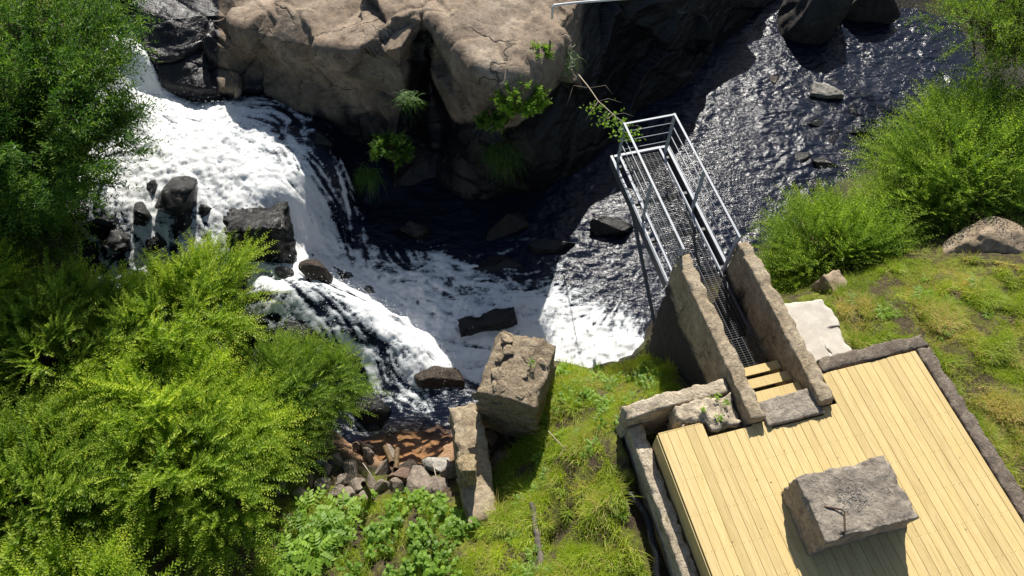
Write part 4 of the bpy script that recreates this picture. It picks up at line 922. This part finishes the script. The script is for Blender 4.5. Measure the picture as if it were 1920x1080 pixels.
plant('leafy_shrub', 's', [(at(1810,310,-.95),(1.6,1.2,.95)), (at(1690,390,-1.5),(.85,.75,.65)), (at(1760,235,-1.3),(.75,.6,.5)), (at(1660,310,-2.1),(.5,.4,.5)), (at(1850,190,-1.1),(.5,.45,.4))], gbase(1800, 400), 8, 'large rounded shrub above the broad tan boulder', 'shrub', 'leaf_right', 210, 22, 20, .064, .025, twig=(.3, .95), planar=True, droop=.1)
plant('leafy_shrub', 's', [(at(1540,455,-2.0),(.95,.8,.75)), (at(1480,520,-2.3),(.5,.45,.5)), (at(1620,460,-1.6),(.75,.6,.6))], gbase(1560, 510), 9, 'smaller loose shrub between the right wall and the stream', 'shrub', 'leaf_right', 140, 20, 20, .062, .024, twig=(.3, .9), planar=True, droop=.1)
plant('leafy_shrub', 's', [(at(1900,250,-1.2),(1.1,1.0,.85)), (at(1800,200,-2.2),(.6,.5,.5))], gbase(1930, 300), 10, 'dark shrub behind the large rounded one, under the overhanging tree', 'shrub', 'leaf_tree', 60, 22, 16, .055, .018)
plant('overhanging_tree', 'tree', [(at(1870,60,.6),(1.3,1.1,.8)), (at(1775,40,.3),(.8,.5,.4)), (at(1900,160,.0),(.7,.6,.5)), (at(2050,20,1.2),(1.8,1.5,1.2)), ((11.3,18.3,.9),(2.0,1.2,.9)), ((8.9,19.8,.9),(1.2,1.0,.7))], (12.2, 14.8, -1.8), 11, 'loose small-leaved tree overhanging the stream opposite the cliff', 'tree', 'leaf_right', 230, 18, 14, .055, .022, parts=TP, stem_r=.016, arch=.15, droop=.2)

# plants on the cliff
def tuft(name, px, py, z, seed, label, n, ln, spread, mat='leaf_right', hang=.4, cat_='plant', wd=.012):
    rs = np.random.RandomState(seed); b = np.array(P(px, py, z)[:])
    root = empty(name, b); tag(root, label, cat_)
    d = rs.normal(size=(n, 3)) * np.array([1, .8, .5]) + np.array([0, -.45, .6]); d /= np.linalg.norm(d, axis=1, keepdims=True)
    L = ln * rs.uniform(.5, 1.1, n); o0 = rs.normal(0, spread, (n, 3)) * np.array([1, .35, .9])
    pts = []
    for t in (0, .4, .75, 1):
        p = o0 + d * (L * t)[:, None]; p[:, 2] -= hang * L * t * t * 1.2; pts.append(p)
    s = np.cross(d, [0, 0, 1]); s /= np.linalg.norm(s, axis=1, keepdims=True) + 1e-6
    wds = [wd, wd * .9, wd * .55, .001]
    V = np.stack([q + sg * s * ww * .5 for q, ww in zip(pts, wds) for sg in (-1, 1)], 1).reshape(-1, 3)
    F = (np.array([(0,1,3,2),(2,3,5,4),(4,5,7,6)])[None] + 8 * np.arange(n)[:, None, None]).reshape(-1, 4)
    o = link('blades', npmesh('blades', V, F, False, {'lc': np.repeat(np.clip(rs.normal(.5, .2, n), 0, .97), 8)}), M[mat], root); o['kind'] = 'stuff'
tuft('grass_tuft', 1045, 110, .25, 1, 'hanging grass tuft under the cliff corner', 420, .34, .16, 'leaf_tree', .9, 'grass tuft')
tuft('grass_tuft', 690, 325, -2.3, 2, 'drooping grass tuft low on the cliff above the pool', 260, .4, .12, 'leaf_tree', 1.0, 'grass tuft')
tuft('grass_tuft', 940, 290, -1.5, 3, 'drooping grass tuft below the ivy-like cliff plant', 380, .45, .2, 'leaf_tree', 1.0, 'grass tuft')
tuft('grass_tuft', 765, 185, -.1, 4, 'thin grass tuft beside the dark notch in the cliff', 130, .35, .1, 'leaf_tree', .6, 'grass tuft')
def bushlet(px, py, z, r, seed, label, mat='leaf_herb', n=26, ll=.055, lw=.034, cat_='plant', name='cliff_plant'):
    b = P(px, py, z)
    plant(name, 's', [(b[:], r)], (b.x, b.y + .15, b.z - r[2] * .6), seed, label, cat_, mat, n, 9, 9, ll, lw, twig=(.08, .2), stem_r=.004, arch=.2, updir=.2)
bushlet(972, 195, .05, (.48, .32, .5), 21, 'bright leafy plant rooted in the cliff face', n=80)
bushlet(1012, 100, .75, (.14, .12, .13), 22, 'small bright plant at the sunlit rim of the cliff', n=14)
bushlet(735, 285, -1.35, (.4, .3, .42), 23, 'dark leafy fern-like plant on the shaded cliff', 'leaf_tree', 55)
bushlet(925, 235, -.4, (.3, .2, .3), 24, 'trailing dark plant beneath the bright cliff plant', 'leaf_tree', 24)
# leafy branch beside the rail end
br = empty('hanging_branch', P(1085, 140, -.6)); tag(br, 'bare pale branch with bright leaves hanging by the rail end', 'branch')
b0 = P(1085, 140, -.6)
poly = [P(1085,140,-.6), P(1105,165,-.35), P(1122,190,-.1), P(1150,215,.15), P(1180,238,.35)]
m_ = MB(); m_.tube([q - b0 for q in poly], [.012, .011, .01, .008, .005], 6)
side = [(1, (1075,160), (1062,200)), (2, (1140,185), (1165,192)), (1, (1135,160), (1150,178)), (3, (1170,212), (1188,218)), (3, (1135,225), (1115,232)), (2, (1110,205), (1098,225)), (4, (1195,235), (1200,240))]
lp, ldr = [], []
rs = np.random.RandomState(77)
for k, q1, q2 in side:
    zz = poly[k].z; m_.tube([poly[k] - b0, P(*q1, zz - .02) - b0, P(*q2, zz - .05) - b0], [.005, .004, .002], 4)
m_.build('stem', M['twig'], br, True)
for k in range(150):
    i = rs.choice([2, 3, 3, 4, 4]); q = poly[i] - b0 + Vector((rs.normal(0, .16), rs.normal(0, .12), rs.normal(-.12, .1))); lp.append(q[:]); ldr.append((rs.normal(0, 1), rs.normal(-.4, .7), rs.normal(-.3, .5)))
lp, ldr = np.array(lp), np.array(ldr); n = len(lp)
o = link('foliage', leaves_mesh('foliage', lp, ldr, rs.normal(size=(n, 3)) * .5 + [0, 0, 1], rs.uniform(.06, .1, n), rs.uniform(.045, .07, n), rs.uniform(.5, .97, n)), M['leaf_herb'], br); o['kind'] = 'stuff'

# ------------------------------------------------------------------ grass and herbs
def inpoly(px, py, poly):
    ins = np.zeros(px.shape, bool); n = len(poly)
    for i in range(n):
        (x0, y0), (x1, y1) = poly[i], poly[(i + 1) % n]
        c = ((y0 > py) != (y1 > py)) & (px < (x1 - x0) * (py - y0) / (y1 - y0 + 1e-9) + x0); ins ^= c
    return ins
def scatter(poly, n, rs, zguess=-1.5):
    q = [P(a, b, zguess) for a, b in poly]; x0 = min(v_.x for v_ in q) - 1; x1 = max(v_.x for v_ in q) + 1; y0 = min(v_.y for v_ in q) - 1; y1 = max(v_.y for v_ in q) + 1
    out = []
    for _ in range(12):
        k_ = max(n * 2, 600); x = rs.uniform(x0, x1, k_); y = rs.uniform(y0, y1, k_); z = gz_at(x, y); a, b = Qn(x, y, z)
        vv, uu = UV(x, y)
        wz = wat(np.stack([x, y], 1))[:, 0]
        ok = inpoly(a, b, poly) & ~((vv > 2.40) & (vv < 7.68) & (uu < 3.86)) & ~((vv > 4.3) & (vv < 5.75) & (uu < 6.1)) & ((z > wz + .08) | (x > 1.6) & (z > -3.3))
        # clumpy
        cl = fbm(np.stack([x, y, x * 0], 1) * 1.7, 3, 91)
        ok &= rs.rand(len(x)) < np.clip(.65 + 2.4 * cl, .05, 1)
        out.append(np.stack([x, y, z], 1)[ok])
        if sum(map(len, out)) > n: break
    return np.concatenate(out)[:n]
def grass(name, poly, n, ln, wd, seed, label, lean=.5, tone=.5, dry=.06):
    rs = np.random.RandomState(seed); p = scatter(poly, n, rs); n = len(p)
    an = rs.uniform(0, 6.283, n); L = ln * rs.uniform(.45, 1.2, n) * np.clip(1 + 2.2 * fbm(p * 1.6, 3, seed + 5), .35, 1.9)
    d = np.stack([np.cos(an), np.sin(an), 0 * an], 1); ld = rs.uniform(.2, 1.1, n) * lean
    s = np.stack([-np.sin(an), np.cos(an), 0 * an], 1)
    p1 = p + d * (L * ld * .45)[:, None] + np.array([0, 0, 1]) * (L * .6)[:, None]
    p2 = p + d * (L * ld * 1.2)[:, None] + np.array([0, 0, 1]) * (L * .8)[:, None]
    w_ = wd * rs.uniform(.7, 1.3, n)[:, None]
    V = np.stack([p - s * w_ * .5, p + s * w_ * .5, p1 - s * w_ * .42, p1 + s * w_ * .42, p2], 1).reshape(-1, 3)
    F = (np.array([(0, 1, 3), (0, 3, 2), (2, 3, 4)])[None] + 5 * np.arange(n)[:, None, None]).reshape(-1, 3)
    lc = np.clip(rs.normal(tone, .17, n) + .35 * fbm(p * .8, 2, seed + 9), 0, .97); lc[rs.rand(n) < dry * np.clip(1 + 3 * fbm(p * 1.3, 2, seed + 3), .1, 3)] = 1
    o = link(name, npmesh(name, V, F, False, {'lc': np.repeat(lc, 5)}), M['grass']); tag(o, label, 'grass', kind='stuff')
grass('grass', [(1030,690),(1190,680),(1345,600),(1370,700),(1170,765),(1195,900),(1240,1100),(1270,1250),(860,1250),(880,1100),(880,990),(930,880),(1000,810)], 58000, .15, .007, 1, 'lush yellow green grass on the knoll between pier and deck', .9, .5, .14)
grass('grass', [(430,1250),(480,1100),(500,960),(610,930),(880,930),(890,1100),(880,1250)], 24000, .12, .007, 2, 'grass among the herbs below the rubble heap', .8)
grass('grass', [(1555,545),(1640,490),(1780,480),(1930,500),(2000,1000),(1900,960),(1735,630),(1600,655)], 60000, .10, .006, 3, 'rough short lawn beyond the lichen dark footing', 1.1, .4, .28)
grass('grass', [(1400,560),(1440,500),(1600,520),(1560,590),(1480,580)], 6000, .12, .007, 4, 'weedy grass between right wall and square stone', .8)

def herb_leaf(L, Wd, z0=0):                        # ovate leaf, 6 triangles
    pts = [(0, 0), (.25, .42), (.6, .46), (1, 0), (.6, -.46), (.25, -.42)]
    return [(x * L, y * Wd, z0 - (x * x) * L * .18 + abs(y) * Wd * .18) for x, y in pts]
def herb_mesh(name, seed, kind):
    rs = random.Random(seed); V = []; F = []; C = []
    def leaf(M4, L, Wd, c):
        i = len(V); V.extend([tuple(M4 @ Vector(q)) for q in herb_leaf(L, Wd)]); m = len(V); V.append(tuple(M4 @ Vector((L * .5, 0, -L * .05))))
        F.extend([(i, m, i + 1), (i + 1, m, i + 2), (i + 2, m, i + 3), (i + 3, m, i + 4), (i + 4, m, i + 5), (i + 5, m, i)]); C.extend([c] * 7)
    if kind == 'broad':
        for s in range(7):
            x, y = rs.uniform(-.14, .14), rs.uniform(-.14, .14); h = rs.uniform(.10, .3)
            for k in range(6):
                a = k * 1.05 + rs.uniform(-.3, .3); hh = h * (1 if k < 4 else .6)
                M4 = Matrix.Translation((x, y, hh)) @ Matrix.Rotation(a, 4, 'Z') @ Matrix.Rotation(rs.uniform(-.1, .5), 4, 'Y')
                L = rs.uniform(.03, .085); leaf(M4, L, L * .78, min(.97, max(0, rs.gauss(.55, .15))))
    else:                                          # pinnate
        for s in range(7):
            a = s * .9 + rs.uniform(-.3, .3); Lr = rs.uniform(.3, .45)
            for k in range(6):
                t = .25 + .75 * k / 5
                for sg in ((-1, 1) if k < 5 else (0,)):
                    M4 = Matrix.Rotation(a, 4, 'Z') @ Matrix.Translation((Lr * t * .8, 0, .25 + .28 * t - .22 * t * t)) @ Matrix.Rotation(sg * 1.0, 4, 'Z') @ Matrix.Rotation(rs.uniform(0, .4), 4, 'Y')
                    leaf(M4, rs.uniform(.09, .12), .045, min(.97, max(0, rs.gauss(.6, .12))))
    return npmesh(name, np.array(V), np.array(F), True, {'lc': C})
def herb_stem(seed):
    rs = random.Random(seed); m = MB()
    for s in range(7): x, y = rs.uniform(-.14, .14), rs.uniform(-.14, .14); m.tube([(x * .4, y * .4, -.05), (x, y, rs.uniform(.12, .28))], .003, 4, False)
    me = m.mesh('stems'); me.materials.append(M['leaf_herb']); return me
HB = [herb_mesh('foliage', s, 'broad') for s in range(4)]; HP = [herb_mesh('foliage', s, 'pinnate') for s in (11, 12)]
for h in HB + HP: h.materials.append(M['leaf_herb'])
HS = [herb_stem(s) for s in range(4)]
rs = np.random.RandomState(8)
hp = scatter([(520,1100),(560,990),(640,950),(740,935),(800,930),(870,940),(890,1010),(840,1100)], 70, rs)
for k, q in enumerate(hp):
    h = empty('herb', (q[0], q[1], q[2] - .02), rs.rand() * 6); h.scale = (rs.uniform(.8, 1.35),) * 3
    link('foliage', HB[k % 4], None, h); link('stems', HS[k % 4], None, h)
    hx, hy = Qn(*q)
    where = 'beside the long stone slab' if hx > 815 else 'among the herbs with paired leaflets' if hx < 650 else 'just below the rubble heap' if hy < 985 else 'in the grass farther from the rubble heap'
    tag(h, 'broad-leaved green herb ' + where, 'herb', 'broad-leaved herbs ' + where)
for k, (px, py) in enumerate([(590,965),(620,1000),(560,1010),(600,1045),(650,965),(545,1050)]):
    b = gbase(px, py); h = empty('herb', b, k * 1.1); h.scale = (1.1,) * 3; link('foliage', HP[k % 2], None, h); link('stems', HS[k % 4], None, h)
    tag(h, 'herb with long paired leaflets at the edge of the arching shrub', 'herb', 'herbs with paired leaflets')
hp = scatter([(1040,680),(1190,690),(1340,620),(1350,690),(1200,760),(1190,900),(1060,860),(1010,800)], 34, rs)
for k, q in enumerate(hp):
    h = empty('herb', (q[0], q[1], q[2] - .03), rs.rand() * 6); h.scale = (rs.uniform(.55, .95),) * 3
    link('foliage', HB[k % 4], None, h); link('stems', HS[k % 4], None, h)
    hx, hy = Qn(*q)
    where = 'at the foot of the left concrete wall' if hx > 1240 else 'on the knoll edge above the foaming pool' if hy < 735 else 'in the grass beside the masonry pier' if hx < 1075 else 'in the grass near the pale footing'
    tag(h, 'small leafy weed ' + where, 'weed', 'weeds ' + where)
for k, (px, py, z) in enumerate([(995,685,-1.08),(1320,770,.02),(1340,745,.02),(1360,760,.02),(1345,785,.02),(1380,708,.02)]):
    q = P(px, py, z); h = empty('herb', q, k * 1.3); h.scale = (.42 if k else .5,) * 3
    link('foliage', HB[k % 4], None, h); link('stems', HS[k % 4], None, h)
    tag(h, 'small weed growing on the broken masonry beside the deck' if k else 'small green weed on top of the masonry pier', 'weed', 'weeds on the broken masonry' if k else None)

for k in range(26):
    q = scatter([(1045,700),(1180,690),(1330,640),(1190,760),(1190,880),(1225,1080),(890,1080),(900,960),(990,840)], 1, np.random.RandomState(900 + k))[0]
    a_, b_ = Qn(q[0], q[1], q[2])
    where = 'at the foot of the left concrete wall' if a_ > 1240 else 'beside the trench with the drain pipe' if a_ > 1120 and b_ > 860 else 'beside the half buried timber' if b_ > 900 else 'on the knoll beside the masonry pier' if a_ < 1080 else 'on the knoll between footing and pool'
    tuft('grass_tuft', a_, b_, q[2], 60 + k, 'long-bladed grass tuft ' + where, 70, .32, .05, 'grass', .45, 'grass tuft', .011)
    bpy.context.scene.collection.objects[-1].parent['group'] = 'grass tufts ' + where
for k, (px, py) in enumerate([(905,930),(935,925),(950,900),(925,965),(940,985),(915,1000)]):
    b = gbase(px, py)
    tuft('grass_tuft', px, py, b[2], 160 + k, 'bright long grass tuft beside the long stone slab', 130, .42, .06, 'grass', .45, 'grass tuft', .012)
    bpy.context.scene.collection.objects[-1].parent['group'] = 'grass tufts beside the slab'

# litter on the deck
rl = np.random.RandomState(31); n = 34
lp = np.array([W(v_, u_, .004 + .003 * rl.rand())[:] for v_, u_ in zip(rl.uniform(3.1, 7.35, n), rl.uniform(.4, 2.9, n))])
o = link('leaf_litter', leaves_mesh('leaf_litter', lp, np.stack([rl.normal(size=n), rl.normal(size=n), np.zeros(n)], 1), np.tile([0, 0, 1.0], (n, 1)), rl.uniform(.012, .04, n), rl.uniform(.006, .018, n), rl.uniform(0, 1, n)), M['rot_wood'])
tag(o, 'scattered dry leaf bits lying on the pine deck', 'litter', kind='stuff')

for k, q in enumerate(scatter([(1040,690),(1190,690),(1330,640),(1340,690),(1200,770),(1190,900),(1220,1080),(920,1080),(1000,880),(1010,800)], 40, np.random.RandomState(55))):
    h = empty('herb', (q[0], q[1], q[2] - .08), k * 1.9); h.scale = (.35 + .25 * ((k * 7) % 5) / 5,) * 3
    link('foliage', HP[k % 2], None, h)
    hx, hy = Qn(*q); where = 'at the foot of the left concrete wall' if hx > 1240 else 'near the trench with the drain pipe' if hx > 1120 and hy > 860 else 'near the half buried timber' if hy > 900 else 'between masonry pier and pale footing'
    tag(h, 'low weed rosette with narrow paired leaves ' + where, 'weed', 'weed rosettes ' + where)
for k, q in enumerate(scatter([(1580,560),(1700,510),(1900,520),(1910,900),(1750,640),(1620,650)], 30, np.random.RandomState(56))):
    h = empty('herb', (q[0], q[1], q[2] - .06), k * 2.1); h.scale = (.3 + .3 * ((k * 7) % 5) / 5,) * 3
    link('foliage', (HB + HP)[k % 6], None, h)
    hx, hy = Qn(*q); where = 'beside the flat slab and square stone' if hx < 1680 else 'below the broad tan boulder' if hy < 620 else 'along the lichen dark footing'
    tag(h, 'small green weed in the rough lawn ' + where, 'weed', 'lawn weeds ' + where)
